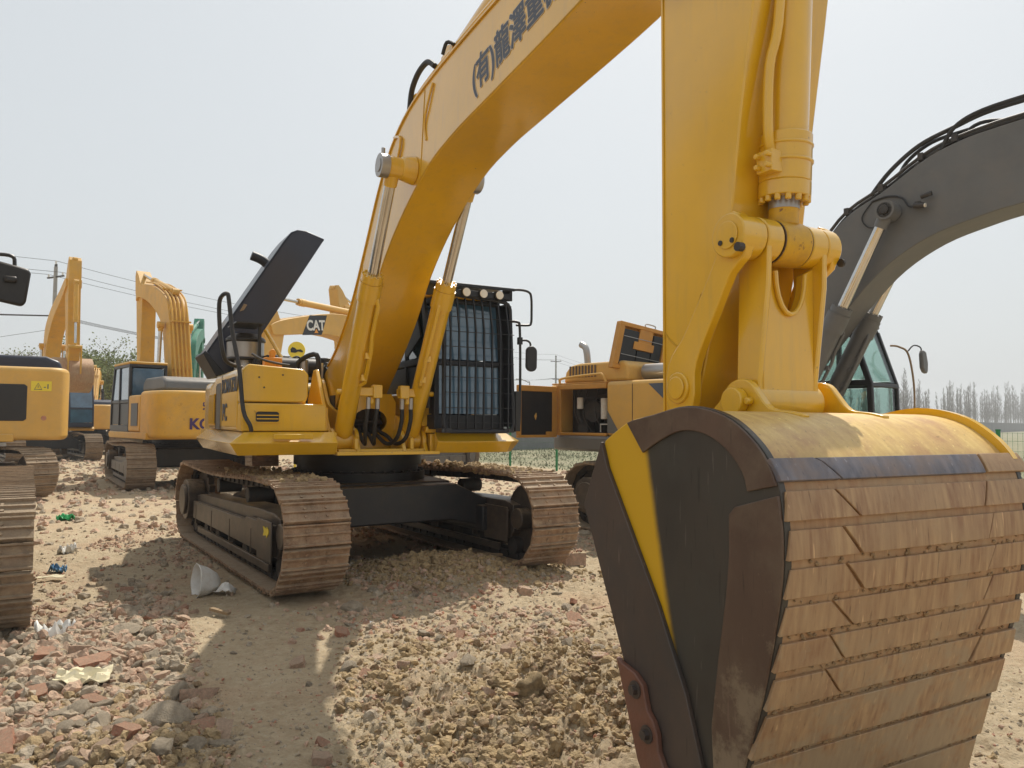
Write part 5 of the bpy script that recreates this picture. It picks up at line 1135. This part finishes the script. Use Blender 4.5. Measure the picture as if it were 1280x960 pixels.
# ---- rubble
rng = np.random.default_rng(5)
def rock_proto(seed, kind):
    rd = np.random.default_rng(seed); bm = bmesh.new()
    if kind == 'brick':
        bmesh.ops.create_cube(bm, size=1)
        s = (1.0, .55, .34) if seed % 3 else (.62, .55, .36)
        for v in bm.verts: v.co = Vector((v.co.x*s[0], v.co.y*s[1], v.co.z*s[2]))
        for c in range(3):   # broken corners and ends
            nrm = Vector(rd.normal(size=3)); nrm.x *= 2.2; nrm.normalize(); co = nrm*(.36 if abs(nrm.x) > .75 else .30)
            bmesh.ops.bisect_plane(bm, geom=bm.verts[:]+bm.edges[:]+bm.faces[:], plane_co=co, plane_no=nrm, clear_outer=True)
            ed = [e for e in bm.edges if e.is_boundary]
            if ed: bmesh.ops.holes_fill(bm, edges=ed)
        bmesh.ops.triangulate(bm, faces=bm.faces[:]); bmesh.ops.subdivide_edges(bm, edges=bm.edges[:], cuts=2, use_grid_fill=True)
        for v in bm.verts:
            v.co += Vector([(mnoise.noise(v.co*6+Vector((seed*3.1+q*17, 0, 0)))) for q in range(3)])*.035
    else:
        bmesh.ops.create_icosphere(bm, subdivisions=3, radius=.5)
        s = Vector((1, rd.uniform(.6, .95), rd.uniform(.45, .8)))
        pl = [(Vector(rd.normal(size=3)).normalized(), rd.uniform(.25, .42)) for _ in range(9)]
        for v in bm.verts:
            for nn, dd in pl:
                q = v.co.dot(nn)-dd
                if q > 0: v.co -= nn*q*.92
            v.co += v.co.normalized()*mnoise.noise(v.co*5+Vector((seed*7.7, 0, 0)))*(.07 if kind == 'stone' else .2)
            if kind == 'clod': v.co += v.co.normalized()*mnoise.noise(v.co*13+Vector((seed*1.7, 0, 0)))*.12
            v.co = Vector((v.co.x*s.x, v.co.y*s.y, v.co.z*s.z))
    me = bpy.data.meshes.new(kind); bm.to_mesh(me); bm.free()
    for p in me.polygons: p.use_smooth = True
    me.set_sharp_from_angle(angle=R(28 if kind != 'clod' else 60)); return me
def place(me, name, x, y, size, mtl, label, cat, group, zoff=.3, flat=True):
    key = (me.name, mtl)
    if key not in place.cache:
        m2_ = me.copy(); m2_.materials.clear(); m2_.materials.append(M[mtl]); place.cache[key] = m2_
    o = bpy.data.objects.new(name, place.cache[key]); COL.objects.link(o)
    z = float(height(np.array([x]), np.array([y]))[0])
    o.location = (x, y, z+size*(zoff-.32)*.5); s = size
    o.scale = (s*random.uniform(.85, 1.15), s*random.uniform(.8, 1.2), s*random.uniform(.8, 1.1))
    o.rotation_euler = (random.gauss(0, .28), random.gauss(0, .28), random.uniform(0, 6.28))
    tag(o, label, cat, group); return o
place.cache = {}
bricks = [rock_proto(i+1, 'brick') for i in range(7)]; stones = [rock_proto(i+20, 'stone') for i in range(7)]; clods = [rock_proto(i+50, 'clod') for i in range(6)]
def px2g(px, py):
    d = f_+r2*((px-640)/960)+u2*((480-py)/960); t = -CAM_H/d.z; return d.x*t, d.y*t
# distinct pieces read off the photograph (pixel of the foot of the piece, size in metres)
NB = [(402, 945, .10, 'pale brick stub standing alone at the bottom edge of the photo', 'brick2'), (655, 735, .16, 'pale squared brick block in front of the right crawler', 'brick2'),
      (372, 822, .10, 'pale brick lying between the crumbly clods left of centre', 'brick2'), (506, 830, .10, 'orange brick end lying flat among the clods left of the big clod heap', 'brick2'),
      (428, 785, .10, 'dark red brick bit lying in the shadow edge left of the clods', 'brick'), (713, 700, .26, 'large pinkish brick lump leaning against the right crawler', 'brick2'),
      (248, 858, .13, 'flat topped pinkish brick on the crest of the shaded rubble heap', 'brick2'), (120, 832, .18, 'long brown brick lying in the left rubble in front of the crawler end', 'brick'),
      (60, 825, .13, 'upright reddish brick lump at the far left of the rubble', 'brick')]
for px, py, s, lb, mt in NB:
    x, y = px2g(px, py); place(random.choice(bricks), 'brick', x, y, s*1.5, mt, lb, 'brick', 'broken bricks picked out in the rubble', zoff=.5)
NS = [(100, 886, .16, 'smooth light grey stone below the crumpled paper', 'stone'), (205, 905, .28, 'long rounded grey stone across the shaded heap', 'stone'), (580, 945, .1, 'pale stone at the bottom edge below the clods', 'stone'),
      (585, 835, .13, 'pale stone on the front slope of the clod heap', 'stone'), (712, 808, .15, 'pale wedge stone near the right end of the clod heap', 'stone'), (668, 880, .2, 'big brown lump of dried earth at the foot of the clod heap', 'clod'),
      (200, 958, .15, 'rounded stone cut by the bottom edge of the photo', 'stone'), (463, 770, .1, 'bright white tile chip lying on the dirt between the crawlers', 'white'), (708, 755, .13, 'pale rounded stone in front of the bucket\'s left edge', 'stone')]
for px, py, s, lb, mt in NS:
    x, y = px2g(px, py); place(random.choice(stones if mt != 'clod' else clods), 'stone', x, y, s*1.05, mt, lb, 'stone', 'single stones picked out in the rubble', zoff=.5)
blocked = [(-3.4, 8.6, 1.0), (1.5, 3.0, .9)]
def inb(x, y):   # keep rubble out of the crawlers and the bucket
    P = Vector((x+2.05, y-9.46)); c_, s_ = math.cos(R(33.4)), math.sin(R(33.4)); lx = P.x*c_+P.y*s_; ly = -P.x*s_+P.y*c_
    for xc in (-.95, 1.7):
        if abs(lx-xc) < .42 and -2.3 < ly < 2.7: return True
    P = Vector((x+2.05, y-9.46)); c_, s_ = math.cos(R(29)), math.sin(R(29)); lx = P.x*c_+P.y*s_; ly = -P.x*s_+P.y*c_
    return abs(lx) < .85 and -7.55 < ly < -6.2
def sample(kind):
    for _ in range(100):
        r = random.random()
        if kind == 'left' or r < .42: x, y = random.gauss(-2.6, .75), random.gauss(4.9, 1.5)
        elif r < .55: x, y = random.gauss(-1.75, .45), random.gauss(3.85, .4)
        elif r < .72: x, y = random.gauss(.2, 1.1), random.gauss(5.2, 1.1)
        elif r < .9: x, y = random.gauss(1.4, .7), random.gauss(7.8, .8)
        else: x, y = random.uniform(-6, 4), random.uniform(3, 14)
        if y < 2.6 or abs(x) > .8*y+.3 or inb(x, y): continue
        if float(path_in(x, y)) > .2 and random.random() < .93: continue
        return x, y
def zone(x, y):
    if y > 10: return 'between the far machines'
    if y > 6.6: return 'behind the near crawler at the left' if x < -2.2 else 'in front of the right crawler'
    if x < -2.0: return 'in the rubble strip below the left crawler end'
    if x < -.7: return 'on the shaded heap and path at lower left'
    return 'in the left part of the clod heap' if x < .3 else 'in the clod heap beside the bucket'
for k in range(250):
    x, y = sample('left' if random.random() < .45 else '')
    mt = random.choice(['brick', 'brick2', 'brick2']); cn = 'red' if mt == 'brick' else 'pale pinkish'; sz = random.lognormvariate(math.log(.105), .38); zn = zone(x, y); sn = 'small' if sz < .105 else 'larger'
    place(random.choice(bricks), 'brick', x, y, sz, mt, f'{sn} {cn} broken brick lying {zn}', 'brick', f'{sn} {cn} broken bricks {zn}', zoff=.3)
for k in range(270):
    x, y = sample('left' if random.random() < .4 else '')
    sz = random.lognormvariate(math.log(.085), .42); zn = zone(x, y); sn = 'small' if sz < .085 else 'larger'
    place(random.choice(stones), 'stone', x, y, sz, 'stone', f'{sn} grey tan stone lying {zn}', 'stone', f'{sn} stones {zn}', zoff=.3)
# beyond those, small rubble and soil crumbs as one mass each
def mass(name, protos, n, sampler, smin, smax, mtl, label, cat):
    V = []; F = []; off = 0; base = []
    for me in protos:
        v = np.array([x.co[:] for x in me.vertices]); f = [tuple(p.vertices) for p in me.polygons]; base.append((v, f))
    allf3 = []
    for i in range(n):
        x, y = sampler()
        v, f = base[rng.integers(len(base))]
        a, b_, c_ = rng.uniform(0, 6.28, 3); s = math.exp(rng.uniform(math.log(smin), math.log(smax)))
        Rz = np.array([[math.cos(a), -math.sin(a), 0], [math.sin(a), math.cos(a), 0], [0, 0, 1]]); Rx = np.array([[1, 0, 0], [0, math.cos(b_), -math.sin(b_)], [0, math.sin(b_), math.cos(b_)]])
        w_ = (v*s*rng.uniform(.7, 1.2, 3)) @ Rx.T @ Rz.T; w_[:, 0] += x; w_[:, 1] += y; w_[:, 2] += s*(rng.random()*.3-.16); V.append((w_, x, y)); F.append([tuple(q+off for q in t) for t in f]); off += len(v)
    xs = np.array([q[1] for q in V]); ys = np.array([q[2] for q in V]); zs = height(xs, ys)
    vv = np.vstack([q[0]+np.array([0, 0, zs[i]]) for i, q in enumerate(V)])
    me = bpy.data.meshes.new(name); me.from_pydata(vv.tolist(), [], [t for q in F for t in q])
    me.materials.append(M[mtl]); o = bpy.data.objects.new(name, me); COL.objects.link(o); tag(o, label, cat, kind='stuff'); return o
def lowpoly(seed):
    rd = np.random.default_rng(seed); bm = bmesh.new(); bmesh.ops.create_icosphere(bm, subdivisions=1, radius=.5)
    for v in bm.verts: v.co = v.co*rd.uniform(.6, 1.15); v.co.z *= .7
    me = bpy.data.meshes.new('chip'); bm.to_mesh(me); bm.free(); return me
def midpoly(seed):
    rd = np.random.default_rng(seed); bm = bmesh.new(); bmesh.ops.create_icosphere(bm, subdivisions=2, radius=.5)
    for v in bm.verts:
        v.co *= 1+.55*mnoise.noise(v.co*3.2+Vector((seed*5.3, 0, 0)))+rd.uniform(-.07, .07); v.co.z *= .8
    me = bpy.data.meshes.new('lump'); bm.to_mesh(me); bm.free(); return me
chips = [lowpoly(i) for i in range(10)]; lumps = [midpoly(i) for i in range(10)]
def s_near():
    while True:
        r = 2.7*(6.5**rng.random()); a = rng.uniform(-.66, .66); x, y = r*math.sin(a), r*math.cos(a)
        if inb(x, y): continue
        if rng.random() < (.38 if float(path_in(x, y)) > .2 else .34)+.7*float(rough_mask(np.array([x]), np.array([y]))[0]): return x, y
CC = [(rng.normal(.35, 1.0), rng.normal(4.5, .8), rng.uniform(.08, .3)) for _ in range(46)]+[(rng.normal(-1.85, .4), rng.normal(3.75, .3), rng.uniform(.1, .25)) for _ in range(14)]
def s_clodc():
    while True:
        a, b_, s_ = CC[rng.integers(len(CC))]; x, y = rng.normal(a, s_), rng.normal(b_, s_)
        if not inb(x, y) and y > 2.8 and float(path_in(x, y)) < .3: return x, y
def s_clod():
    while True:
        if rng.random() < .75: x, y = rng.normal(.35, 1.0), rng.normal(4.5, .9)
        else: x, y = rng.normal(-1.75, .5), rng.normal(3.75, .35)
        if not inb(x, y) and y > 2.8 and float(path_in(x, y)) < .3: return x, y
def s_left():
    while True:
        x, y = rng.normal(-2.9, .8), rng.normal(5.2, 1.7)
        if not inb(x, y) and y > 2.8 and float(path_in(x, y)) < .2: return x, y
mass('gravel', chips, 14000, s_near, .006, .04, 'stone', 'fine grey rubble chips strewn over the dirt', 'gravel')
mass('brick_chips', chips, 2200, s_near, .010, .04, 'brick', 'small red brick chips strewn over the dirt', 'brick chips')
mass('pale_brick_chips', chips, 6000, s_near, .006, .045, 'brick2', 'small pinkish brick chips strewn over the dirt', 'brick chips')
mass('soil_clods', lumps, 4200, s_clod, .010, .035, 'clod', 'fine dried earth crumbs in the foreground', 'soil clods')
mass('soil_clods', lumps, 1500, s_clodc, .03, .085, 'clod', 'crumbly dried earth clods heaped in the foreground', 'soil clods')
mass('brown_clods', lumps, 1500, s_clodc, .02, .075, 'clod2', 'browner earth clods among the foreground heaps', 'soil clods')  # part of the clods in a browner base colour, mixed with the paler ones
mass('big_clods', [rock_proto(i+70, 'clod') for i in range(6)], 130, s_clodc, .07, .15, 'clod', 'large crusted lumps of earth in the foreground heaps', 'soil clods')
mass('small_rubble', lumps, 1100, s_left, .03, .11, 'brick2', 'small pinkish rubble heaped at the left', 'rubble')
mass('small_stones', lumps, 1300, s_left, .03, .11, 'stone', 'small grey stones heaped at the left', 'rubble')
def s_far():
    while True:
        x, y = rng.uniform(-22, 8), rng.uniform(10, 32)
        if (x-1.56)*.817+(y-26.6)*.577 < -.8: return x, y
mass('distant_rubble', lumps, 4200, s_far, .04, .2, 'brick2', 'pinkish broken rubble spread between the far machines', 'rubble')
mass('distant_stones', lumps, 3200, s_far, .04, .2, 'stone', 'pale stones spread between the far machines', 'rubble')
def s_mid():
    while True:
        x, y = rng.uniform(-5.5, 2.6), rng.uniform(5.6, 12.5)
        if inb(x, y) or (float(path_in(x, y)) > .3 and rng.random() < .7): continue
        if fbm(np.array([x]), np.array([y]), 1.1, 3, 77)[0] > rng.uniform(.38, .55): return x, y
mass('mid_rubble', lumps, 2600, s_mid, .015, .085, 'brick2', 'pinkish broken rubble around the main machine', 'rubble')
mass('mid_stones', lumps, 2600, s_mid, .012, .07, 'stone', 'grey tan broken rubble around the main machine', 'rubble')
mass('mid_brick', chips, 1100, s_mid, .015, .07, 'brick', 'red brick crumbs around the main machine', 'brick chips')
# earth pushed under the main machine
def s_under():
    return rng.normal(-.75, .6), rng.normal(8.5, .35)
mass('earth_pile', lumps, 2500, s_under, .012, .09, 'clod', 'dark crumbly earth pushed up under the main machine', 'earth')
# dirt lying on the crawler tops
def track_dirt():
    T = Matrix.Translation((-2.05, 9.46, 0)) @ Matrix.Rotation(R(29), 4, 'Z') @ Matrix.Translation((-.20, .02, 0)) @ Matrix.Rotation(R(4.4), 4, 'Z')
    V = []; F = []; off = 0
    base = [(np.array([x.co[:] for x in me.vertices]), [tuple(p.vertices) for p in me.polygons]) for me in lumps]
    for xc, ym in ((-.93, -1.2), (1.72, -.9)):
        for i in range(420):
            v, f = base[rng.integers(10)]; s = rng.uniform(.02, .085); yy = rng.normal(ym, .7); 
            if yy < -1.9: continue
            p = T @ Vector((xc+rng.uniform(-.29, .29), yy, 1.0+.05*rng.random())); w_ = v*s*rng.uniform(.7, 1.2, 3)+np.array(p); V.append(w_); F += [tuple(q+off for q in t) for t in f]; off += len(v)
    me = bpy.data.meshes.new('track_dirt'); me.from_pydata(np.vstack(V).tolist(), [], F); me.materials.append(M['clod']); o = bpy.data.objects.new('track_dirt', me); COL.objects.link(o)
    tag(o, 'dry crumbs of earth lying on top of the main machine\'s crawlers', 'earth', kind='stuff')
track_dirt()
k = MB(Matrix.Translation((-3.1, 9.72, 1.06)) @ Matrix.Rotation(R(8), 4, 'Z') @ Matrix.Rotation(R(12), 4, 'X')); k.prism([(-.16, -.03), (-.16, .10), (.16, .11), (.16, -.03)], -.015, .015, 'y'); k.box(-.16, .16, -.03, -.015, .09, .105); k.box(-.16, .16, -.03, -.015, .02, .035); k.cyl((0, -.018, .03), (0, -.022, .03), .012, n=10)
o = k.build('track_shoe', 'brick2', None, bevel=.004); tag(o, 'loose rusty shoe plate standing on the left crawler under the yellow deck', 'shoe plate')
# ---- litter
x, y = px2g(258, 738)
c = MB()
vs = []; n = 28; z0 = float(height(np.array([x]), np.array([y]))[0])
ax = Vector((.74, .6, -.12)).normalized(); e1 = ax.orthogonal().normalized(); e2 = ax.cross(e1)
for j, (t, rr) in enumerate(((0, .155), (.01, .148), (.10, .125), (.19, .075), (.22, .03), (.215, .0))):
    for k in range(n):
        a = 2*math.pi*k/n; w_ = 1+.10*math.sin(2*a+1)+.04*math.sin(5*a)
        vs.append(Vector((x-.10, y, z0+.13))+ax*t+(e1*math.cos(a)+e2*math.sin(a))*rr*w_)
c.add(vs, [(j*n+k, j*n+(k+1) % n, (j+1)*n+(k+1) % n, (j+1)*n+k) for j in range(5) for k in range(n)])
o = c.build('plastic_cup', 'white', None); sm_ = o.modifiers.new('thickness', 'SOLIDIFY'); sm_.thickness = .006
tag(o, 'white cone shaped broken plastic cup lying on its side left of the main crawler', 'plastic cup')
c = MB(); P = []
for j in range(7):
    for k in range(7):
        u, v = j/6-.5, k/6-.5; P.append((x+.17+u*.17, y+.02+v*.14, z0+.05+.07*math.cos(u*4)*math.cos(v*3)+random.uniform(-.015, .015)))
c.add(P, [(j*7+k, j*7+k+1, (j+1)*7+k+1, (j+1)*7+k) for j in range(6) for k in range(6)]); o = c.build('crumpled_wrapper', 'white', None); s_ = o.modifiers.new('t', 'SOLIDIFY'); s_.thickness = .004
tag(o, 'crumpled white and grey scrap beside the white plastic cone', 'wrapper')
def sheet(name, px, py, w_, h_, rz, mtl, label, cat, amp=.02):
    x, y = px2g(px, py); c = MB(); P = []; nn = 13
    for j in range(nn):
        for k in range(nn):
            u, v = j/(nn-1)-.5, k/(nn-1)-.5; a = u*w_; b_ = v*h_
            X_ = x+a*math.cos(rz)-b_*math.sin(rz); Y_ = y+a*math.sin(rz)+b_*math.cos(rz)
            P.append((X_, Y_, float(height(np.array([x+a*.5]), np.array([y+b_*.5]))[0])+.045+amp*mnoise.noise(Vector((u*5, v*5, px)))*1.5))
    c.add(P, [(j*nn+k, (j+1)*nn+k, (j+1)*nn+k+1, j*nn+k+1) for j in range(nn-1) for k in range(nn-1)]); o = c.build(name, mtl, None); s_ = o.modifiers.new('t', 'SOLIDIFY'); s_.thickness = .004; tag(o, label, cat); return o
sheet('paper_sheet', 104, 852, .30, .20, .35, 'paper', 'creased cream printed paper lying on the left rubble', 'paper', .035)
sheet('board', 62, 722, .26, .09, .1, 'sticker2' if 'sticker2' in M else 'paper', 'thin pale yellow board lying by the left crawler end', 'board', .004)
M['netgreen'] = mat('green_plastic', (.02, .33, .10), .5); M['bluep'] = mat('blue_plastic', (.10, .24, .40), .5)
sheet('plastic_scrap', 82, 648, .26, .16, .6, 'netgreen', 'bright green plastic scrap on the rubble behind the near crawler', 'plastic scrap', .08)
sheet('plastic_scrap', 72, 712, .16, .10, .2, 'bluep', 'pale blue plastic scrap among the left rubble', 'plastic scrap', .06)
sheet('plastic_scrap', 84, 688, .18, .14, .9, 'white', 'crumpled white plastic scrap at the left rubble edge', 'plastic scrap', .09)
sheet('plastic_scrap', 68, 795, .22, .16, .9, 'white', 'crumpled whitish foil scrap lying nearest below the left crawler', 'plastic scrap', .09)
for px, py, L_, rz, lb in ((612, 705, .32, .5, 'thin timber offcut lying in front of the machine\'s belly'), (522, 735, .36, 1.9, 'thin timber offcut leaning by the grey stones between the crawlers'), (275, 765, .2, -.4, 'thin splinter of timber left of the sunlit patch')):
    x, y = px2g(px, py); c = MB(Matrix.Translation((x, y, float(height(np.array([x]), np.array([y]))[0])+.05)) @ Matrix.Rotation(rz, 4, 'Z') @ Matrix.Rotation(.1, 4, 'Y')); c.box(-L_/2, L_/2, -.022, .022, -.012, .012); o = c.build('timber_offcut', 'wood', None, bevel=.003); tag(o, lb, 'timber', 'timber offcuts in the dirt')

# ================================================================== FENCE, WALL, TREES, POLES
fr = empty('wire_fence', (1.56, 26.6, 0)); tag(fr, 'green post and wire mesh fence between the yard and the field', 'fence')
fx, fy = 1.61, -2.28
pp = MB(); pp.cyl((0, 0, -.1), (0, 0, 1.5), .042, n=12); pp.cyl((0, 0, 1.5), (0, 0, 1.53), .048, n=12)
post0 = pp.build('fence_post', 'fgreen', fr); post0.location = (-fx*8, -fy*8, 0)
for k in range(-7, 9):
    o = post0.copy(); COL.objects.link(o); o.parent = fr; o.location = (fx*k, fy*k, 0)
w_ = MB(); d_ = Vector((fx, fy, 0))
for z in (.12, .3, .5, .7, .9, 1.1, 1.3, 1.46): w_.cyl(d_*-8+Vector((0, 0, z)), d_*8+Vector((0, 0, z)), .0035, n=4)
for k in range(int(16*2.79/.09)):
    p = d_*(-8)+d_.normalized()*.09*k
    w_.cyl(p+Vector((0, 0, .1)), p+Vector((0, 0, 1.47)), .0025, n=4)
w_.build('wire_mesh', 'wire', fr)
wl = MB(); a = Vector((-60, -27, 0)); 
A = Vector((.3, 46)); D = Vector((160, 194)).normalized(); Nn = Vector((-D.y, D.x))
def wallseg(s0, s1, z1, th):
    p = [A+D*s0, A+D*s1, A+D*s1+Nn*th, A+D*s0+Nn*th]; wl.add([(q.x, q.y, -.2) for q in p]+[(q.x, q.y, z1) for q in p], [(0,3,2,1),(4,5,6,7),(0,1,5,4),(1,2,6,5),(2,3,7,6),(3,0,4,7)])
wallseg(-9, 640, 2.35, .25)
for k in range(0, 96): wallseg(-58+k*5, -57.6+k*5, 2.45, .42) if False else None
wo = wl.build('boundary_wall', 'wallgrey', None); tag(wo, 'long low grey wall running away behind the grass field', 'wall')
wl = MB(); wl_ = [wallseg(-60, 420, 0, 0) if False else None]
cp = MB(); p = [A+D*-9.05-Nn*.05, A+D*640-Nn*.05, A+D*640+Nn*.30, A+D*-9.05+Nn*.30]; cp.add([(q.x, q.y, 2.353) for q in p]+[(q.x, q.y, 2.43) for q in p], [(0,3,2,1),(4,5,6,7),(0,1,5,4),(1,2,6,5),(2,3,7,6),(3,0,4,7)]); cp.build('coping', 'concrete', wo)

def poplar(seed):
    rd = random.Random(seed); H_ = rd.uniform(8.5, 12.5); t = MB(); c = MB()
    t.tube([(0, 0, -.2), (rd.uniform(-.1, .1), 0, H_*.4), (rd.uniform(-.2, .2), rd.uniform(-.1, .1), H_*.75), (rd.uniform(-.25, .25), 0, H_)], [.13, .10, .055, .01], 6)
    for k in range(60):
        z = rd.uniform(.22, .97)*H_; a = rd.uniform(0, 6.28); L_ = (1-z/H_)*1.6+.5; L_ *= rd.uniform(.6, 1.1); up = rd.uniform(1.4, 2.6)
        e = Vector((math.cos(a), math.sin(a), up)).normalized()*L_; p0 = Vector((0, 0, z)); c.tube([p0, p0+e*.5+Vector((math.cos(a)*.08, math.sin(a)*.08, 0)), p0+e], [.03, .02, .008], 4)
        for q in range(3):
            a2 = a+rd.uniform(-1, 1); s = p0+e*rd.uniform(.3, .9); e2 = Vector((math.cos(a2), math.sin(a2), rd.uniform(1, 2.5))).normalized()*L_*.45; c.tube([s, s+e2], [.016, .006], 3)
    return t, c
protos = []
for s in range(5):
    t, c = poplar(s+3); r = empty('poplar_tree', (0, 0, 0)); tag(r, 'tall leafless poplar in the misty row behind the grey wall at the right', 'tree', 'leafless poplars behind the wall')
    t.build('trunk', 'bark', r); c.build('crown', 'bark', r); protos.append(r)
rt = random.Random(11); used = set()
for k in range(290):
    r = rt.random(); s = 42+ (k//3)*(2.6+.018*k)+rt.uniform(-1.5, 1.5); off = (8, 14, 21)[k % 3]+rt.uniform(-2, 2)
    q = A+D*(s)+Nn*off
    i = k % 5
    o = protos[i] if i not in used else dup(protos[i]); used.add(i)
    o.location = (q.x, q.y, 0); o.rotation_euler = (0, 0, rt.uniform(0, 6.28)); sc_ = rt.uniform(.62, 1.1)*(.74+s/370); o.scale = (sc_, sc_, sc_)
def leafy(name, loc, H_, label, leaves, lm='leaf', seed=1, rad=1.8):
    rd = random.Random(seed); r = empty(name, loc); tag(r, label, 'tree')
    t = MB(); t.tube([(0, 0, -.2), (.1, 0, H_*.3), (-.05, .05, H_*.55), (.1, 0, H_*.8)], [.16, .13, .09, .04], 8); tips = []
    for k in range(34):
        z = rd.uniform(.28, .85)*H_; a = rd.uniform(0, 6.28); L_ = rad*rd.uniform(.5, 1.1)*(1.1-abs(z/H_-.5)); e = Vector((math.cos(a), math.sin(a), rd.uniform(.3, 1.2))).normalized()*L_
        p0 = Vector((0, 0, z)); t.tube([p0, p0+e*.5+Vector((0, 0, .1)), p0+e], [.045, .028, .01], 5); tips += [p0+e*u for u in (.45, .7, .9, 1.05)]
        for q in range(4):
            a2 = rd.uniform(0, 6.28); s = p0+e*rd.uniform(.3, 1); e2 = Vector((math.cos(a2), math.sin(a2), rd.uniform(.2, 1.2))).normalized()*L_*.45; t.tube([s, s+e2], [.015, .006], 4); tips += [s+e2*.6, s+e2]
    t.build('trunk', 'bark2', r)
    if leaves:
        c = MB()
        for k in range(leaves):
            p = rd.choice(tips)+Vector([rd.gauss(0, .22) for _ in range(3)]); a = Vector([rd.gauss(0, 1) for _ in range(3)]).normalized(); b_ = a.orthogonal().normalized(); s = rd.uniform(.04, .085)
            c.add([p-a*s, p+b_*s*.6, p+a*s, p-b_*s*.6], [(0, 1, 2, 3)])
        c.build('crown', lm, r)
    return r
leafy('leafy_tree', (-24.0, 43, 0), 4.7, 'small tree with fresh yellow green leaves behind the far left machines', 9000, seed=4, rad=2.6)
leafy('leafy_tree', (-22.0, 42, 0), 4.8, 'shorter green tree filling the gap beside the yellow cab at the left', 8000, seed=6, rad=2.2)
leafy('bare_tree', (-31.5, 48, 0), 6.0, 'thin nearly bare tree at the far left behind the tan machine', 900, seed=9, rad=2.6)

def pole(i, x, y, label):
    r = empty('utility_pole', (x, y, 0), math.atan2(30, 16.5)); tag(r, label, 'utility pole', 'concrete utility poles in line')
    p = MB(); p.cyl((0, 0, -.3), (0, 0, 10.6), .17, .10, n=14); p.build('pole', 'concrete', r)
    c = MB(); c.box(-.05, .05, -.8, .8, 9.95, 10.03); c.box(-.05, .05, -.5, .5, 7.5, 7.58); c.box(-.03, .03, -.1, .1, 10.6, 10.75); c.build('crossarm', 'dark', r)
    q = MB()
    for yy in (-.7, .7): q.cyl((0, yy, 10.03), (0, yy, 10.2), .05, n=10)
    q.cyl((0, 0, 10.75), (0, 0, 10.95), .05, n=10)
    for yy in (-.4, -.15, .15, .4): q.cyl((0, yy, 7.58), (0, yy, 7.68), .035, n=8)
    q.build('insulator', 'white', r, split=1)
PP = [(-27+16.5*k, 45+30*k) for k in range(-1, 5)]
PL = ['nearest concrete utility pole, outside the left edge of the photo', 'concrete utility pole with a crossarm standing beside the tall vertical stick at the left', 'utility pole seen between the boom and the cage cab', 'utility pole right of the cage cab in the distance', 'utility pole farther right behind the open machine', 'farthest utility pole of the line']
for i, (x, y) in enumerate(PP): pole(i, x, y, PL[i])
wires = []
dirv = Vector((16.5, 30)).normalized(); nv = Vector((-dirv.y, dirv.x))
WL = [(0, 10.95, 'topmost thin power line crossing the sky at the left'), (-.7, 10.2, 'nearer power line of the upper pair on the crossarm'), (.7, 10.2, 'farther power line of the upper pair on the crossarm'),
      (-.4, 7.68, 'outer nearer cable of the lower bundle'), (-.15, 7.68, 'inner nearer cable of the lower bundle'), (.15, 7.68, 'inner farther cable of the lower bundle'), (.4, 7.68, 'outer farther cable of the lower bundle')]
for off, z, lb in WL:
    pts = []
    for i in range(len(PP)-1):
        a = Vector((*PP[i], z)); b_ = Vector((*PP[i+1], z))
        for k in range(12):
            t = k/12; p = a.lerp(b_, t); p.z -= 4*t*(1-t)*(.75 if z > 9 else .95); p += Vector((nv.x, nv.y, 0))*off; pts.append(p)
    m_ = MB(); m_.tube(pts, .013, 5); o = m_.build('power_line', 'dark', None); tag(o, lb, 'power line', 'overhead lines on the utility poles')
m_ = MB(); m_.tube([(-27, 45, 6.9), (-34, 44, 5.6), (-43, 42, 4.0)], .012, 5); o = m_.build('power_line', 'dark', None); tag(o, 'slack lowest wire dropping to the left from the pole', 'power line', 'overhead lines on the utility poles')
# distant street lamp
r = empty('street_lamp', (1.9, 82, 0)); tag(r, 'small distant street lamp just above the open side door', 'street lamp')
k = MB(); k.tube(spline([(0, 0, -.2), (0, 0, 5.4), (-.2, 0, 5.9), (-.9, 0, 6.2)], 5), .06, 8); k.build('pole', 'steel', r)
k = MB(); k.box(-1.5, -.85, -.12, .12, 6.16, 6.28); k.build('lamp_head', 'steel', r, bevel=.03)
# thin grass tufts in the field
def s_gr():
    while True:
        x, y = rng.uniform(-8, 26), rng.uniform(12, 55)
        if (x-1.56)*.817+(y-26.6)*.577 > .3: return x, y
gm = MB()
V = []; F = []
for i in range(16000):
    x, y = s_gr(); a = rng.uniform(0, 3.14); h_ = rng.uniform(.0, .09); w2 = .012+.0005*y
    V += [(x-w2*math.cos(a), y-w2*math.sin(a), -.05), (x+w2*math.cos(a), y+w2*math.sin(a), -.05), (x+rng.normal(0, .05), y+rng.normal(0, .05), h_)]; F.append((3*i, 3*i+1, 3*i+2))
M['grass'] = mat('thin_field_grass', (.17, .17, .095), .9, var=.35, scale=1.0)
me = bpy.data.meshes.new('field_grass'); me.from_pydata(V, [], F); me.materials.append(M['grass']); o = bpy.data.objects.new('field_grass', me); COL.objects.link(o); tag(o, 'thin pale green grass in the field behind the fence', 'grass', kind='stuff')
# ---- air: pale even haze
hz = MB(); hz.box(-720, 720, -720, 720, -1.2, 34); M['haze'] = bpy.data.materials.new('haze_air'); mm_ = M['haze']; mm_.use_nodes = True; n = mm_.node_tree.nodes
n.remove(n['Principled BSDF']); v = n.new('ShaderNodeVolumePrincipled'); v.inputs['Density'].default_value = HAZE; v.inputs['Color'].default_value = (.93, .95, .97, 1); v.inputs['Anisotropy'].default_value = .2
mm_.node_tree.links.new(v.outputs[0], [x for x in n if x.type == 'OUTPUT_MATERIAL'][0].inputs['Volume'])
if HAZE > 0:
    ho = hz.build('haze', 'haze', None); ho['kind'] = 'stuff'
